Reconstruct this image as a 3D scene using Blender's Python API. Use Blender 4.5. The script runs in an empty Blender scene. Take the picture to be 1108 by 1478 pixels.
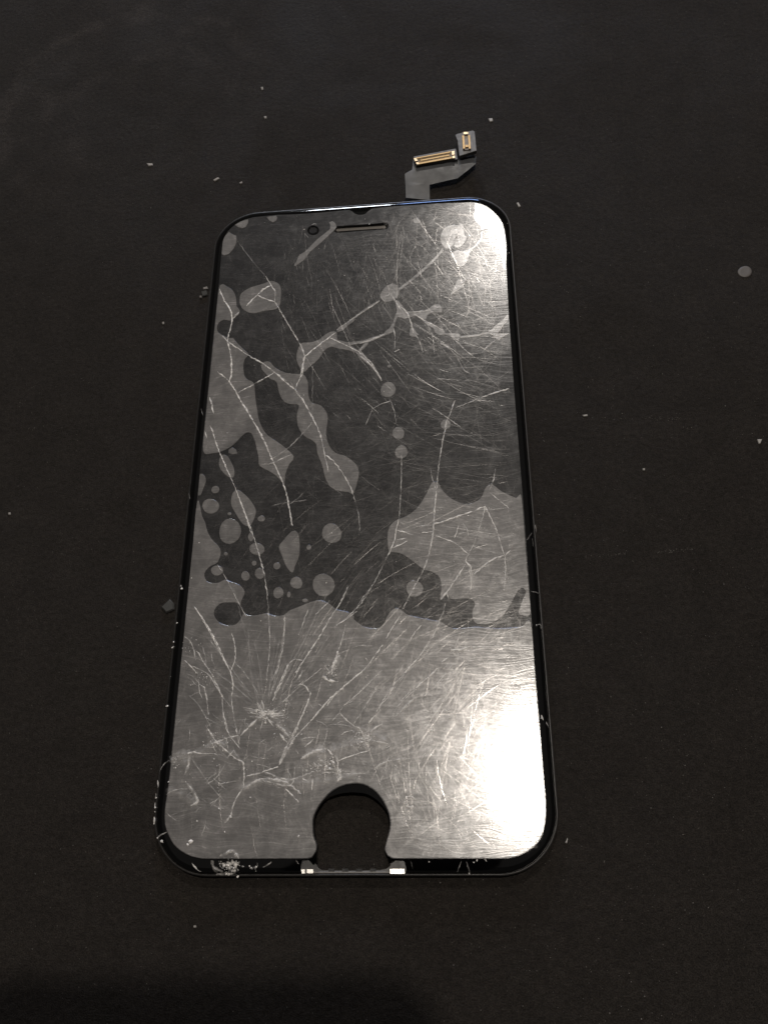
import bpy, bmesh, math, random
from mathutils import Vector, Matrix, noise
from mathutils.geometry import tessellate_polygon

random.seed(11)
S = bpy.context.scene
COL = S.collection
S.unit_settings.scale_length = 0.01            # one unit is a centimetre

# ------------------------------------------------------------------ camera
PW, PH = 6.65, 14.0
GI = 0.05                                       # the glass sits this far inside the frame
#                            # display panel, width and length in cm
ZG = 0.23                                       # top of the glass above the mat
ZEDGE = 0.20                                    # the glass outline seen in the photograph lies here
CAM = Vector((1.92037561, -7.15409674, 14.29643999 + ZEDGE))
RX = Vector((9.95297297e-01, -3.06357678e-04, -9.68669044e-02))
RY = Vector((3.99808467e-02, 9.12144470e-01, 4.07914203e-01))
RZ = Vector((8.82316436e-02, -4.09868725e-01, 9.07867174e-01))
FPX = 1205.0
cam_d = bpy.data.cameras.new('camera')
cam = bpy.data.objects.new('camera', cam_d)
COL.objects.link(cam)
m = Matrix.Identity(4)
for i in range(3):
    m[i][0], m[i][1], m[i][2], m[i][3] = RX[i], RY[i], RZ[i], CAM[i]
cam.matrix_world = m
cam_d.sensor_fit = 'VERTICAL'
cam_d.sensor_height = 24
cam_d.lens = 24 * FPX / 1478
cam_d.clip_start = 0.1
cam_d.clip_end = 2000
S.camera = cam

# ------------------------------------------------------------------ room light
w = bpy.data.worlds.new('World')
S.world = w
w.use_nodes = True
bg = w.node_tree.nodes['Background']
bg.inputs[0].default_value = (1.0, 0.93, 0.86, 1)
bg.inputs[1].default_value = 0.05


def area(name, loc, target, size, energy, col, shape='DISK', size_y=None):
    d = bpy.data.lights.new(name, 'AREA')
    d.shape = shape
    d.size = size
    if size_y:
        d.size_y = size_y
    d.energy = energy
    d.color = col
    o = bpy.data.objects.new(name, d)
    COL.objects.link(o)
    o.location = loc
    o.rotation_euler = (Vector(target) - Vector(loc)).to_track_quat('-Z', 'Y').to_euler()
    return o


area('ceiling_lamp', (17.5, 12.5, 150), (0, 0, 0), 5, 106000, (1.0, 0.915, 0.82))
area('ceiling_lamp', (21, 148, 150), (0, 0, 0), 9, 118000, (1.0, 0.935, 0.865))
area('ceiling_bounce', (0, 60, 210), (0, 40, 0), 330, 26000, (1.0, 0.94, 0.88), 'SQUARE')
area('window_light', (-25, 230, 58), (0, 0, 0), 24, 120000, (0.88, 0.93, 1.0), 'RECTANGLE', 26)
area('window_light', (12, 230, 58), (0, 0, 0), 44, 70000, (0.32, 0.5, 1.0), 'RECTANGLE', 30)

S.view_settings.view_transform = 'Standard'
S.view_settings.look = 'None'
S.view_settings.gamma = 1
S.view_settings.exposure = 0

# ------------------------------------------------------------------ helpers


def U(px, py, z):
    """photograph pixel -> the point of the level z that it shows"""
    d = RX * ((px - 554) / FPX) + RY * ((739 - py) / FPX) - RZ
    t = (z - CAM.z) / d.z
    return CAM + d * t


FR = dict(A=(280, 270, 3.957), B=(520, 380, 4.2615), C=(270, 500, 4.1037), D=(520, 600, 3.957), E=(230, 720, 3.8207),
          F=(500, 820, 3.4625), G=(210, 880, 3.5742), K=(560, 280, 5.54), T=(420, 290, 5.036), M=(420, 460, 6.1556),
          N=(380, 980, 5.036), O=(220, 940, 5.036), P=(400, 880, 5.036), Q=(340, 1040, 6.1556), R=(560, 880, 5.036),
          X=(290, 280, 7.914), Y=(640, 270, 7.914), H=(420, 1080, 5.036), L=(210, 1150, 7.387), W=(690, 1130, 7.914),
          V=(560, 170, 7.387), J=(400, 280, 6.925), S=(0, 0, 1))


def z(f, pts):
    """reading of a detail view -> photograph pixels"""
    x0, y0, s = FR[f]
    return [(x0 + p[0] / s, y0 + p[1] / s) for p in pts]


def smooth(pts, closed=True, step=3.0):
    """Catmull-Rom through the points"""
    n = len(pts)
    out = []
    rng = range(n if closed else n - 1)
    for i in rng:
        if closed:
            a, b, c, d = pts[(i - 1) % n], pts[i], pts[(i + 1) % n], pts[(i + 2) % n]
        else:
            a, b, c, d = pts[max(i - 1, 0)], pts[i], pts[i + 1], pts[min(i + 2, n - 1)]
        L = math.hypot(c[0] - b[0], c[1] - b[1])
        k = max(1, int(L / step))
        for j in range(k):
            t = j / k
            q = []
            for e in (0, 1):
                q.append(0.5 * (2 * b[e] + (c[e] - a[e]) * t + (2 * a[e] - 5 * b[e] + 4 * c[e] - d[e]) * t * t +
                                (3 * b[e] - a[e] - 3 * c[e] + d[e]) * t ** 3))
            out.append(tuple(q))
    if not closed:
        out.append(tuple(pts[-1]))
    return out


def ellipse(cx, cy, rx, ry=None, n=18, wob=0.05, rot=0.0):
    ry = ry or rx
    ph = random.random() * 6
    o = []
    for i in range(n):
        a = 2 * math.pi * i / n
        r = 1 + wob * math.sin(2 * a + ph) + wob * 0.6 * math.sin(3 * a + 2 * ph)
        x, y = rx * r * math.cos(a), ry * r * math.sin(a)
        o.append((cx + x * math.cos(rot) - y * math.sin(rot), cy + x * math.sin(rot) + y * math.cos(rot)))
    return o


def link(name, me, mat=None, parent=None):
    o = bpy.data.objects.new(name, me)
    COL.objects.link(o)
    if mat:
        me.materials.append(mat)
    if parent:
        o.parent = parent
    return o


def area2(p):
    return 0.5 * sum(p[i][0] * p[(i + 1) % len(p)][1] - p[(i + 1) % len(p)][0] * p[i][1] for i in range(len(p)))


def slab(bm, loops, z0, z1, bevel=0.0):
    """flat piece with holes between the levels z0 and z1; loops are world xy, the first is the outline"""
    ls = []
    for k, l in enumerate(loops):
        l = [Vector((p[0], p[1], 0)) for p in l]
        a = area2(l)
        if (k == 0 and a < 0) or (k > 0 and a > 0):
            l.reverse()
        ls.append(l)
    tris = tessellate_polygon(ls)
    flat = [p for l in ls for p in l]
    top = [bm.verts.new((p.x, p.y, z1)) for p in flat]
    for t in tris:
        f = [top[i] for i in t]
        a = (f[1].co - f[0].co).cross(f[2].co - f[0].co)
        if a.length < 1e-12:
            continue
        if a.z < 0:
            f.reverse()
        try:
            bm.faces.new(f)
        except ValueError:
            pass
    base = 0
    for l in ls:
        n = len(l)
        bot = []
        for i in range(n):
            p = l[i]
            if bevel:
                d = (l[(i + 1) % n] - l[i - 1])
                d.normalize()
                p = p + Vector((d.y, -d.x, 0)) * bevel
            bot.append(bm.verts.new((p.x, p.y, z0)))
        for i in range(n):
            j = (i + 1) % n
            bm.faces.new((bot[i], bot[j], top[base + j], top[base + i]))
        base += n


def mesh_of(bm, name, shade=None):
    me = bpy.data.meshes.new(name)
    bm.normal_update()
    bm.to_mesh(me)
    bm.free()
    if shade is not None:
        for p in me.polygons:
            p.use_smooth = True
        me.set_sharp_from_angle(angle=math.radians(shade))
    return me


def rrect(w_, h_, r, n=14):
    o = []
    for cx, cy, a0 in ((w_ / 2 - r, h_ / 2 - r, 0), (-w_ / 2 + r, h_ / 2 - r, 90), (-w_ / 2 + r, -h_ / 2 + r, 180),
                       (w_ / 2 - r, -h_ / 2 + r, 270)):
        for i in range(n + 1):
            a = math.radians(a0 + 90 * i / n)
            o.append((cx + r * math.cos(a), cy + r * math.sin(a)))
    return o


def loft(bm, rings, cap_top=True, cap_bot=True):
    vs = [[bm.verts.new(p) for p in r] for r in rings]
    n = len(vs[0])
    for a, b in zip(vs, vs[1:]):
        for i in range(n):
            bm.faces.new((a[i], a[(i + 1) % n], b[(i + 1) % n], b[i]))
    if cap_top:
        bm.faces.new(vs[-1])
    if cap_bot:
        bm.faces.new(list(reversed(vs[0])))


def cut(o, cutters):
    """subtract closed meshes and keep the result as a plain mesh"""
    tmp = []
    for me in cutters:
        c = bpy.data.objects.new('cutter', me)
        COL.objects.link(c)
        md = o.modifiers.new('cut', 'BOOLEAN')
        md.operation = 'DIFFERENCE'
        md.solver = 'EXACT'
        md.object = c
        tmp.append(c)
    dg = bpy.context.evaluated_depsgraph_get()
    dg.update()
    me = bpy.data.meshes.new_from_object(o.evaluated_get(dg))
    o.modifiers.clear()
    old = o.data
    o.data = me
    bpy.data.meshes.remove(old)
    for c in tmp:
        d = c.data
        bpy.data.objects.remove(c)
        bpy.data.meshes.remove(d)


def closed_prism(pts, z0, z1):
    bm = bmesh.new()
    if area2(pts) < 0:
        pts = list(reversed(pts))
    loft(bm, [[(p[0], p[1], z0) for p in pts], [(p[0], p[1], z1) for p in pts]])
    bmesh.ops.recalc_face_normals(bm, faces=bm.faces)
    return mesh_of(bm, 'cutter')


def px_loop(pts, zz):
    return [(v.x, v.y) for v in (U(p[0], p[1], zz) for p in pts)]


# ------------------------------------------------------------------ materials


class NT:
    def __init__(self, name):
        self.m = bpy.data.materials.new(name)
        self.m.use_nodes = True
        self.t = self.m.node_tree
        self.b = self.t.nodes['Principled BSDF']

    def n(self, typ, **kw):
        x = self.t.nodes.new(typ)
        for k, v in kw.items():
            if k.startswith('i_'):
                key = k[2:]
                key = int(key) if key.isdigit() else key.replace('_', ' ')
                x.inputs[key].default_value = v
            else:
                setattr(x, k, v)
        return x

    def l(self, a, b, ao=0, bi=0):
        self.t.links.new(a.outputs[ao], b.inputs[bi])

    def math(self, op, a, b=None, clamp=False):
        x = self.n('ShaderNodeMath', operation=op, use_clamp=clamp)
        for i, v in enumerate((a, b)):
            if v is None:
                continue
            if isinstance(v, (int, float)):
                x.inputs[i].default_value = v
            else:
                self.t.links.new(v, x.inputs[i])
        return x.outputs[0]

    def coords(self):
        return self.n('ShaderNodeTexCoord').outputs['Object']

    def noise(self, co, scale, detail=3, rough=0.55, dist=0.0, dim='3D'):
        x = self.n('ShaderNodeTexNoise', noise_dimensions=dim)
        x.inputs['Scale'].default_value = scale
        x.inputs['Detail'].default_value = detail
        x.inputs['Roughness'].default_value = rough
        x.inputs['Distortion'].default_value = dist
        if co is not None:
            self.t.links.new(co, x.inputs['Vector'])
        return x.outputs[0]

    def mapping(self, co, rot=0, scale=(1, 1, 1), loc=(0, 0, 0)):
        x = self.n('ShaderNodeMapping')
        x.inputs['Rotation'].default_value = (0, 0, rot)
        x.inputs['Scale'].default_value = scale
        x.inputs['Location'].default_value = loc
        self.t.links.new(co, x.inputs['Vector'])
        return x.outputs[0]

    def ramp(self, v, a, b, lo=0.0, hi=1.0):
        x = self.n('ShaderNodeMapRange', interpolation_type='SMOOTHSTEP')
        x.inputs['From Min'].default_value = a
        x.inputs['From Max'].default_value = b
        x.inputs['To Min'].default_value = lo
        x.inputs['To Max'].default_value = hi
        self.t.links.new(v, x.inputs['Value'])
        return x.outputs[0]

    def mixc(self, f, a, b):
        x = self.n('ShaderNodeMix', data_type='RGBA')
        self.t.links.new(f, x.inputs[0])
        for i, v in ((6, a), (7, b)):
            if isinstance(v, tuple):
                x.inputs[i].default_value = (*v, 1)
            else:
                self.t.links.new(v, x.inputs[i])
        return x.outputs[2]

    def set(self, name, v):
        if hasattr(v, 'is_linked'):
            self.t.links.new(v, self.b.inputs[name])
        elif isinstance(v, tuple):
            self.b.inputs[name].default_value = (*v, 1)
        else:
            self.b.inputs[name].default_value = v

    def bump(self, h, strength=0.3, dist=0.01):
        x = self.n('ShaderNodeBump')
        x.inputs['Strength'].default_value = strength
        x.inputs['Distance'].default_value = dist
        self.t.links.new(h, x.inputs['Height'])
        self.t.links.new(x.outputs[0], self.b.inputs['Normal'])


def plain(name, col, rough=0.5, metal=0.0, ior=1.5, var=0.15, scale=14, bump=0.0):
    n = NT(name)
    co = n.coords()
    f = n.noise(co, scale, 4)
    n.set('Base Color', n.mixc(f, tuple(c * (1 - var) for c in col), tuple(min(1, c * (1 + var)) for c in col)))
    n.set('Roughness', n.ramp(f, 0.2, 0.8, max(0.02, rough * 0.8), min(1, rough * 1.2)))
    n.set('Metallic', metal)
    n.set('IOR', ior)
    if bump:
        n.bump(n.noise(co, scale * 6, 3), bump, 0.004)
    return n.m


def make_mat():
    n = NT('black_rubber_mat')
    co = n.coords()
    big = n.noise(co, 0.22, 5, 0.6, 0.6)
    mid = n.noise(co, 1.7, 6, 0.65)
    fine = n.noise(co, 42, 3, 0.7)
    base = n.mixc(mid, (0.0092, 0.0078, 0.0066), (0.0212, 0.0182, 0.0156))
    # chalky wear: curved rub marks in the far left corner, faint everywhere else
    mp = n.mapping(co, -0.3, (0.6, 1.0, 1))
    rub = n.ramp(n.noise(mp, 0.5, 7, 0.68, 0.5), 0.47, 0.75)
    v = n.n('ShaderNodeVectorMath', operation='DISTANCE')
    n.t.links.new(co, v.inputs[0])
    v.inputs[1].default_value = FAR
    near = n.ramp(v.outputs['Value'], 2.5, 7.0, 1.0, 0.05)
    arcs = None
    wob = n.n('ShaderNodeTexNoise')
    wob.inputs['Scale'].default_value = 0.8
    wob.inputs['Detail'].default_value = 5
    n.t.links.new(co, wob.inputs['Vector'])
    wc = n.n('ShaderNodeVectorMath', operation='MULTIPLY_ADD')
    n.t.links.new(wob.outputs['Color'], wc.inputs[0])
    wc.inputs[1].default_value = (1.3, 1.3, 0)
    n.t.links.new(co, wc.inputs[2])
    for (ax, ay, rad, wid, amp) in ARCS:
        dv = n.n('ShaderNodeVectorMath', operation='DISTANCE')
        n.t.links.new(wc.outputs[0], dv.inputs[0])
        dv.inputs[1].default_value = (ax + .65, ay + .65, 0)
        g = n.ramp(n.math('ABSOLUTE', n.math('SUBTRACT', dv.outputs['Value'], rad)), 0.0, wid, amp, 0.0)
        arcs = g if arcs is None else n.math('MAXIMUM', arcs, g)
    rub = n.math('ADD', n.math('MULTIPLY', rub, 0.5), n.math('MULTIPLY', arcs, n.ramp(n.noise(co, 0.9, 5, 0.65), 0.42, 0.6)), True)
    k = n.math('MULTIPLY', n.math('MULTIPLY', rub, near), n.ramp(fine, 0.3, 0.7, 0.5, 1.0))
    base = n.mixc(n.math('MULTIPLY', k, 0.6), base, (0.036, 0.031, 0.028))
    # pinpoint lint in the grain
    vo = n.n('ShaderNodeTexVoronoi', voronoi_dimensions='2D')
    vo.inputs['Scale'].default_value = 3.6
    n.t.links.new(co, vo.inputs['Vector'])
    sp = n.ramp(vo.outputs['Distance'], 0.012, 0.035, 1, 0)
    pick = n.ramp(n.noise(co, 2.3, 2), 0.5, 0.56)
    base = n.mixc(n.math('MULTIPLY', n.math('MULTIPLY', sp, pick), 0.45), base, (0.16, 0.15, 0.14))
    gr = n.math('MULTIPLY', n.ramp(fine, 0.3, 0.72, 0.55, 1.65), n.ramp(n.noise(co, 11, 4, 0.7), 0.3, 0.7, 0.75, 1.25))
    mx = n.n('ShaderNodeMix', data_type='RGBA', blend_type='MULTIPLY')
    mx.inputs[0].default_value = 1
    n.t.links.new(base, mx.inputs[6])
    n.t.links.new(gr, mx.inputs[7])
    n.t.links.new(mx.outputs[2], n.b.inputs['Base Color'])
    n.set('Roughness', n.ramp(big, 0.3, 0.7, 0.72, 0.86))
    n.set('Specular IOR Level', 0.10)
    h = n.math('ADD', fine, n.math('MULTIPLY', n.noise(co, 9, 4), 1.4))
    n.bump(h, 0.9, 0.02)
    return n.m


def scratched(name, col0, col1, r0, r1, ior, bump, hz=0.0, coat=0.5):
    """clear plastic over black: hairline scratches in every direction"""
    n = NT(name)
    co = n.coords()
    warp = n.noise(co, 0.55, 2)
    wv = n.n('ShaderNodeVectorMath', operation='MULTIPLY_ADD')
    x = n.n('ShaderNodeTexNoise')
    x.inputs['Scale'].default_value = 0.5
    x.inputs['Detail'].default_value = 2
    n.t.links.new(co, x.inputs['Vector'])
    n.t.links.new(x.outputs['Color'], wv.inputs[0])
    wv.inputs[1].default_value = (0.9, 0.9, 0.0)
    n.t.links.new(co, wv.inputs[2])
    cw = wv.outputs[0]
    tot = None
    for i, a in enumerate((0.12, 0.55, 0.95, 1.38, 1.75, 2.2, 2.75)):
        mp = n.mapping(cw, a, (1.1, 40, 1), (i * 3.7, i * 5.1, 0))
        s = n.ramp(n.noise(mp, 1.0, 2, 0.6), 0.55, 0.80)
        tot = s if tot is None else n.math('MAXIMUM', tot, s)
    film = n.noise(co, 1.1, 5, 0.6, 0.8)
    grain = n.noise(co, 30, 4, 0.7)
    smear = n.ramp(n.noise(co, 4.5, 6, 0.72, 0.6), 0.38, 0.72)
    f = n.math('MULTIPLY', n.math('ADD', n.math('MULTIPLY', n.ramp(film, 0.3, 0.75), 0.6), n.math('MULTIPLY', smear, 0.5)), n.ramp(grain, 0.25, 0.75, 0.5, 1.0))
    f = n.math('ADD', f, n.math('MULTIPLY', tot, hz), True)
    n.set('Base Color', n.mixc(f, col0, col1))
    n.set('Roughness', n.math('ADD', n.ramp(smear, 0.0, 1.0, r0, r1), n.math('MULTIPLY', tot, 0.10)))
    n.set('IOR', ior)
    n.set('Coat Weight', coat)
    n.set('Coat Roughness', 0.40)
    n.set('Coat IOR', 1.5)
    h = n.math('ADD', n.math('MULTIPLY', tot, -1.0), n.math('MULTIPLY', grain, 0.35))
    n.bump(h, bump, 0.01)
    return n.m


def make_crack(name, col, rough):
    n = NT(name)
    n.set('Base Color', col)
    n.set('Roughness', rough)
    n.set('IOR', 1.6)
    at = n.n('ShaderNodeAttribute', attribute_name='fracture')
    co = n.coords()
    g = n.ramp(n.noise(co, 16, 3, 0.7), 0.30, 0.62, 0.35, 1.0)
    f = n.math('MULTIPLY', at.outputs['Fac'], g, True)
    tr = n.n('ShaderNodeBsdfTransparent')
    mx = n.n('ShaderNodeMixShader')
    n.t.links.new(f, mx.inputs[0])
    n.t.links.new(tr.outputs[0], mx.inputs[1])
    n.t.links.new(n.b.outputs[0], mx.inputs[2])
    out = n.t.nodes['Material Output']
    n.t.links.new(mx.outputs[0], out.inputs[0])
    n.bump(n.noise(co, 60, 2), 0.8, 0.02)
    return n.m


def make_glint(name):
    n = NT(name)
    g = n.n('ShaderNodeBsdfGlossy')
    g.inputs['Color'].default_value = (1, 0.96, 0.92, 1)
    g.inputs['Roughness'].default_value = 0.2
    tr = n.n('ShaderNodeBsdfTransparent')
    mx = n.n('ShaderNodeMixShader')
    at = n.n('ShaderNodeAttribute', attribute_name='fracture')
    n.t.links.new(at.outputs['Fac'], mx.inputs[0])
    n.t.links.new(tr.outputs[0], mx.inputs[1])
    n.t.links.new(g.outputs[0], mx.inputs[2])
    n.t.links.new(mx.outputs[0], n.t.nodes['Material Output'].inputs[0])
    return n.m


FAR = U(110, 70, 0)
_c = U(190, 150, 0)
_r1 = (U(120, 45, 0) - _c).length
ARCS = [(_c.x, _c.y, _r1, 0.5, 0.9), (_c.x + .5, _c.y - .4, _r1 * .62, 0.4, 0.7), (U(30, 170, 0).x, U(30, 170, 0).y, 0.9, 0.45, 0.8), (U(262, 45, 0).x, U(262, 45, 0).y, 0.2, 0.35, 0.5)]
M_MAT = make_mat()
M_GLASS = plain('black_glass', (0.0008, 0.0008, 0.0009), 0.06, ior=1.5, var=0.3)
M_BODY = plain('black_plastic', (0.013, 0.012, 0.0112), 0.42, var=0.3, bump=0.2)
M_WALL = plain('matt_black_plastic', (0.004, 0.004, 0.004), 0.6, var=0.3)
M_BAR = plain('grey_plastic', (0.10, 0.093, 0.086), 0.42, var=0.3, scale=9, bump=0.3)
M_FILM = scratched('scratched_film', (0.005, 0.005, 0.0055), (0.038, 0.0365, 0.036), 0.15, 0.215, 1.45, 0.05, 0.3, 0.24)
M_POCKET = scratched('milky_air_pocket', (0.062, 0.059, 0.057), (0.170, 0.161, 0.154), 0.15, 0.23, 1.72, 0.05, 0.4, 0.55)
M_CRACK = make_crack('fractured_glass', (0.93, 0.90, 0.86), 0.3)
M_SCRATCH = make_glint('scratch_glint')
M_FLEX = plain('grey_polyimide', (0.043, 0.0445, 0.0475), 0.5, var=0.12, scale=5)
M_STIFF = plain('grey_stiffener', (0.075, 0.072, 0.07), 0.5, var=0.15, scale=6)
M_GOLD = plain('gold_contact', (0.33, 0.23, 0.115), 0.5, metal=1.0, var=0.3, scale=40)
M_PALE = plain('pale_gold_post', (0.48, 0.38, 0.25), 0.45, metal=1.0, var=0.1)
M_HOUSING = plain('brown_connector_plastic', (0.06, 0.035, 0.016), 0.4, var=0.2)
M_MESH = plain('speaker_mesh', (0.075, 0.066, 0.056), 0.5, metal=0.3, var=0.3, scale=30)
M_CLIP = plain('bright_metal_clip', (0.9, 0.87, 0.82), 0.34, metal=0.6, var=0.05)
M_WHITE = plain('white_debris', (0.27, 0.255, 0.235), 0.5, var=0.25)
M_LINT = plain('grey_lint', (0.15, 0.14, 0.13), 0.6, var=0.4, scale=3)
M_SHARD = plain('clear_glass_shard', (0.05, 0.05, 0.048), 0.12, ior=1.7, var=0.3)
M_DROP = plain('dried_grey_residue', (0.066, 0.059, 0.054), 0.6, var=0.45, scale=7, bump=0.3)


def tag(o, label=None, cat=None, group=None, kind=None):
    if label:
        o['label'] = label
    if cat:
        o['category'] = cat
    if group:
        o['group'] = group
    if kind:
        o['kind'] = kind
    return o


# ------------------------------------------------------------------ the mat
bm = bmesh.new()
loft(bm, [[(x, y, zz) for x, y in rrect(90, 90, 2)] for zz in (-0.4, 0.0)])
mat = link('work_mat', mesh_of(bm, 'work_mat'), M_MAT)
tag(mat, kind='structure')

# ------------------------------------------------------------------ the display panel
D = bpy.data.objects.new('phone_display', None)
COL.objects.link(D)
D.empty_display_size = 1
tag(D, 'cracked black phone screen panel lying face up under a scratched peeling film', 'phone screen')

# opening at the home button, as seen at the level of the frame's top
ZF = 0.135
hole_px = z('H', [(165, 560), (172, 470), (215, 400), (280, 352), (360, 328), (440, 320), (520, 325), (590, 352),
                  (655, 405), (705, 480), (716, 560), (700, 650), (688, 740), (712, 800), (722, 850), (690, 876), (620, 886),
                  (440, 889), (300, 887), (220, 883), (186, 850), (166, 800), (186, 730), (176, 660)])
hole = px_loop(smooth(hole_px, True, 4), ZF)
open_px = z('H', [(62, 975), (78, 930), (70, 860), (84, 812), (128, 806), (160, 845), (184, 830), (186, 780), (186, 735), (176, 660), (165, 560),
                  (172, 470), (190, 430), (215, 400), (245, 373), (280, 352), (318, 338), (360, 328), (440, 320), (520, 325), (558, 335), (590, 352), (625, 376),
                  (655, 405), (685, 440), (705, 480), (716, 560), (700, 650), (688, 740), (704, 790), (716, 838), (760, 810), (822, 812), (838, 870), (826, 930), (832, 975)])
notch = px_loop(open_px, ZG - 0.005)
yb = -PH / 2 - 0.3
notch[0] = (notch[1][0], yb)
notch[-1] = (notch[-2][0], yb)

# frame under the glass
bm = bmesh.new()
rings = []
for d, zz in ((0.06, 0.0), (0.015, 0.02), (0.0, 0.05), (0.0, 0.150), (0.004, 0.162), (0.014, 0.170), (0.030, 0.170), (0.040, 0.160), (0.046, ZF)):
    rings.append([(x, y, zz) for x, y in rrect(PW - 2 * d, PH - 2 * d, 0.98 - d)])
loft(bm, rings)
bmesh.ops.recalc_face_normals(bm, faces=bm.faces)
frame = link('frame', mesh_of(bm, 'frame'), M_BODY, D)
cut(frame, [closed_prism(hole, -1, 1)])
for p in frame.data.polygons:
    p.use_smooth = True
frame.data.set_sharp_from_angle(angle=math.radians(40))

# grey bar across the foot of the frame where the glass has broken away
bl = U(437, 1257, ZF).x
br = U(584, 1257, ZF).x
y0 = -PH / 2 + 0.045
y1 = min(p[1] for p in hole) - 0.01
bm = bmesh.new()
loft(bm, [[(bl, y0, zz), (br, y0, zz), (br, y1, zz), (bl, y1, zz)] if k < 1 else
          [(bl + .008, y0 + .008, zz), (br - .008, y0 + .008, zz), (br - .008, y1 - .008, zz), (bl + .008, y1 - .008, zz)]
          for k, zz in ((0, ZF - 0.02), (0, ZF + 0.012), (1, ZF + 0.02))])
bar = link('bottom_bar', mesh_of(bm, 'bottom_bar'), M_BAR, D)
for (xa, xb, ya, yb2) in ((435.5, 440, 1254.5, 1261), (443, 452, 1254.5, 1260.5), (562.5, 584, 1253.8, 1261.5)):
    a, b = U(xa, ya, ZF + 0.03), U(xb, yb2, ZF + 0.03)
    bm = bmesh.new()
    rect = [(a.x, b.y), (b.x, b.y), (b.x, a.y), (a.x, a.y)]
    tilt = 0.055
    loft(bm, [[(x, y, ZF + 0.0) for x, y in rect],
              [(x, y, ZF + 0.034 + (rect[0][1] - y) * tilt) for x, y in rect],
              [(x * .97 + (a.x + b.x) / 2 * .03, y * .9 + (a.y + b.y) / 2 * .1, ZF + 0.04 + (rect[0][1] - y) * tilt) for x, y in rect]])
    link('clip', mesh_of(bm, 'clip'), M_CLIP, bar)
for k in range(4):
    xx = U(478 + 20 * k, 1259, ZF + 0.02).x
    bm = bmesh.new()
    loft(bm, [[(xx - .05, y0 + .03, zz), (xx + .05, y0 + .03, zz), (xx + .045, y0 + .07, zz), (xx - .045, y0 + .07, zz)]
              for zz in (ZF + 0.015, ZF + 0.0206)])
    link('notch_plug', mesh_of(bm, 'notch_plug'), M_WALL, bar)

# the cover glass with its rounded-over rim
bm = bmesh.new()
prof = [(0.035, ZF + 0.002), (0.006, ZF + 0.010), (0.0, ZF + 0.022), (0.0, ZF + 0.035), (0.006, ZF + 0.048), (0.018, ZF + 0.060),
        (0.040, ZF + 0.071), (0.075, ZF + 0.081), (0.12, ZF + 0.088), (0.18, ZF + 0.0925), (0.26, ZG)]
loft(bm, [[(x, y, zz) for x, y in rrect(PW - 2 * (d + GI), PH - 2 * (d + GI), 0.98 - (d + GI) * 0.95, 18)] for d, zz in prof])
bmesh.ops.recalc_face_normals(bm, faces=bm.faces)
glass = link('cover_glass', mesh_of(bm, 'cover_glass'), M_GLASS, D)
slot_px = z('J', [(590, 328), (800, 314), (1000, 300), (1075, 294), (1102, 305), (1108, 322), (1098, 340), (1075, 347), (1000, 352),
                  (800, 365), (600, 381), (575, 375), (566, 355), (573, 336)])
slot = px_loop(smooth(slot_px, True, 3), ZG)
cut(glass, [closed_prism(notch, -1, 1), closed_prism(slot, ZG - 0.05, 1)])
for p in glass.data.polygons:
    p.use_smooth = True
glass.data.set_sharp_from_angle(angle=math.radians(32))

# ------------------------------------------------------------------ the protective film
ZT = ZG + 0.022
film_px = (z('X', [(200, 1090), (218, 880), (235, 700), (246, 590), (262, 515), (310, 425), (400, 345), (500, 292), (590, 268), (700, 255),
                   (900, 235)]) +
           z('J', [(0, 209), (250, 199), (400, 188), (580, 172), (720, 160), (752, 176), (775, 196), (810, 208), (850, 208), (880, 199), (902, 178),
                   (940, 150), (1108, 128)]) +
           z('K', [(250, 86), (400, 76), (600, 69), (690, 68), (780, 95), (860, 160), (910, 230), (935, 330), (945, 450)]) +
           z('Y', [(715, 900)]) + [(733.6, 450), (737.3, 501.7), (742.4, 573.9), (757, 757), (771.7, 967), (778.2, 1046.6)] +
           z('W', [(750, 0), (764, 150), (770, 280), (765, 420), (740, 560), (680, 680), (580, 770), (470, 830), (350, 860), (200, 865)]) +
           z('H', [(1300, 802), (1000, 802), (800, 803), (740, 800), (702, 782), (678, 735), (691, 680), (714, 600), (720, 536), (700, 446), (650, 356), (590, 296),
                   (520, 262), (440, 258), (360, 278), (282, 326), (212, 406), (168, 491), (160, 560), (167, 640), (188, 700), (184, 745), (152, 795), (120, 803), (0, 804)]) +
           z('L', [(1250, 663), (900, 664), (660, 663), (580, 658), (480, 633), (380, 580), (300, 508), (250, 420), (215, 330), (203, 240), (210, 100)]) +
           [(243.3, 1130), (250.3, 1060), (260.4, 963.6), (278.6, 794), (286.2, 703.6), (305.3, 512)])


def densify(p, step=8):
    o = []
    for i in range(len(p)):
        a, b = p[i], p[(i + 1) % len(p)]
        k = max(1, int(math.hypot(b[0] - a[0], b[1] - a[1]) / step))
        o += [(a[0] + (b[0] - a[0]) * j / k, a[1] + (b[1] - a[1]) * j / k) for j in range(k)]
    return o


film_loop = px_loop(smooth(film_px, True, 6), ZT)
cam_hole_px = ellipse(*z('J', [(360, 364)])[0], 8.6, 7.0, 20, 0.0)
slot2_px = smooth(z('J', [(590, 321), (800, 307), (1000, 293), (1078, 286), (1110, 300), (1117, 322), (1106, 347), (1080, 355), (1000, 359),
                          (800, 372), (600, 388), (570, 382), (558, 356), (567, 330)]), True, 3)
# the film is a curved sheet: it hangs a little lower along its rim
bm = bmesh.new()
slab(bm, [film_loop, px_loop(slot2_px, ZT), px_loop(cam_hole_px, ZT)], ZG - 0.012, ZT, 0.010)
film = link('protective_film', mesh_of(bm, 'protective_film'), M_FILM, D)

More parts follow.
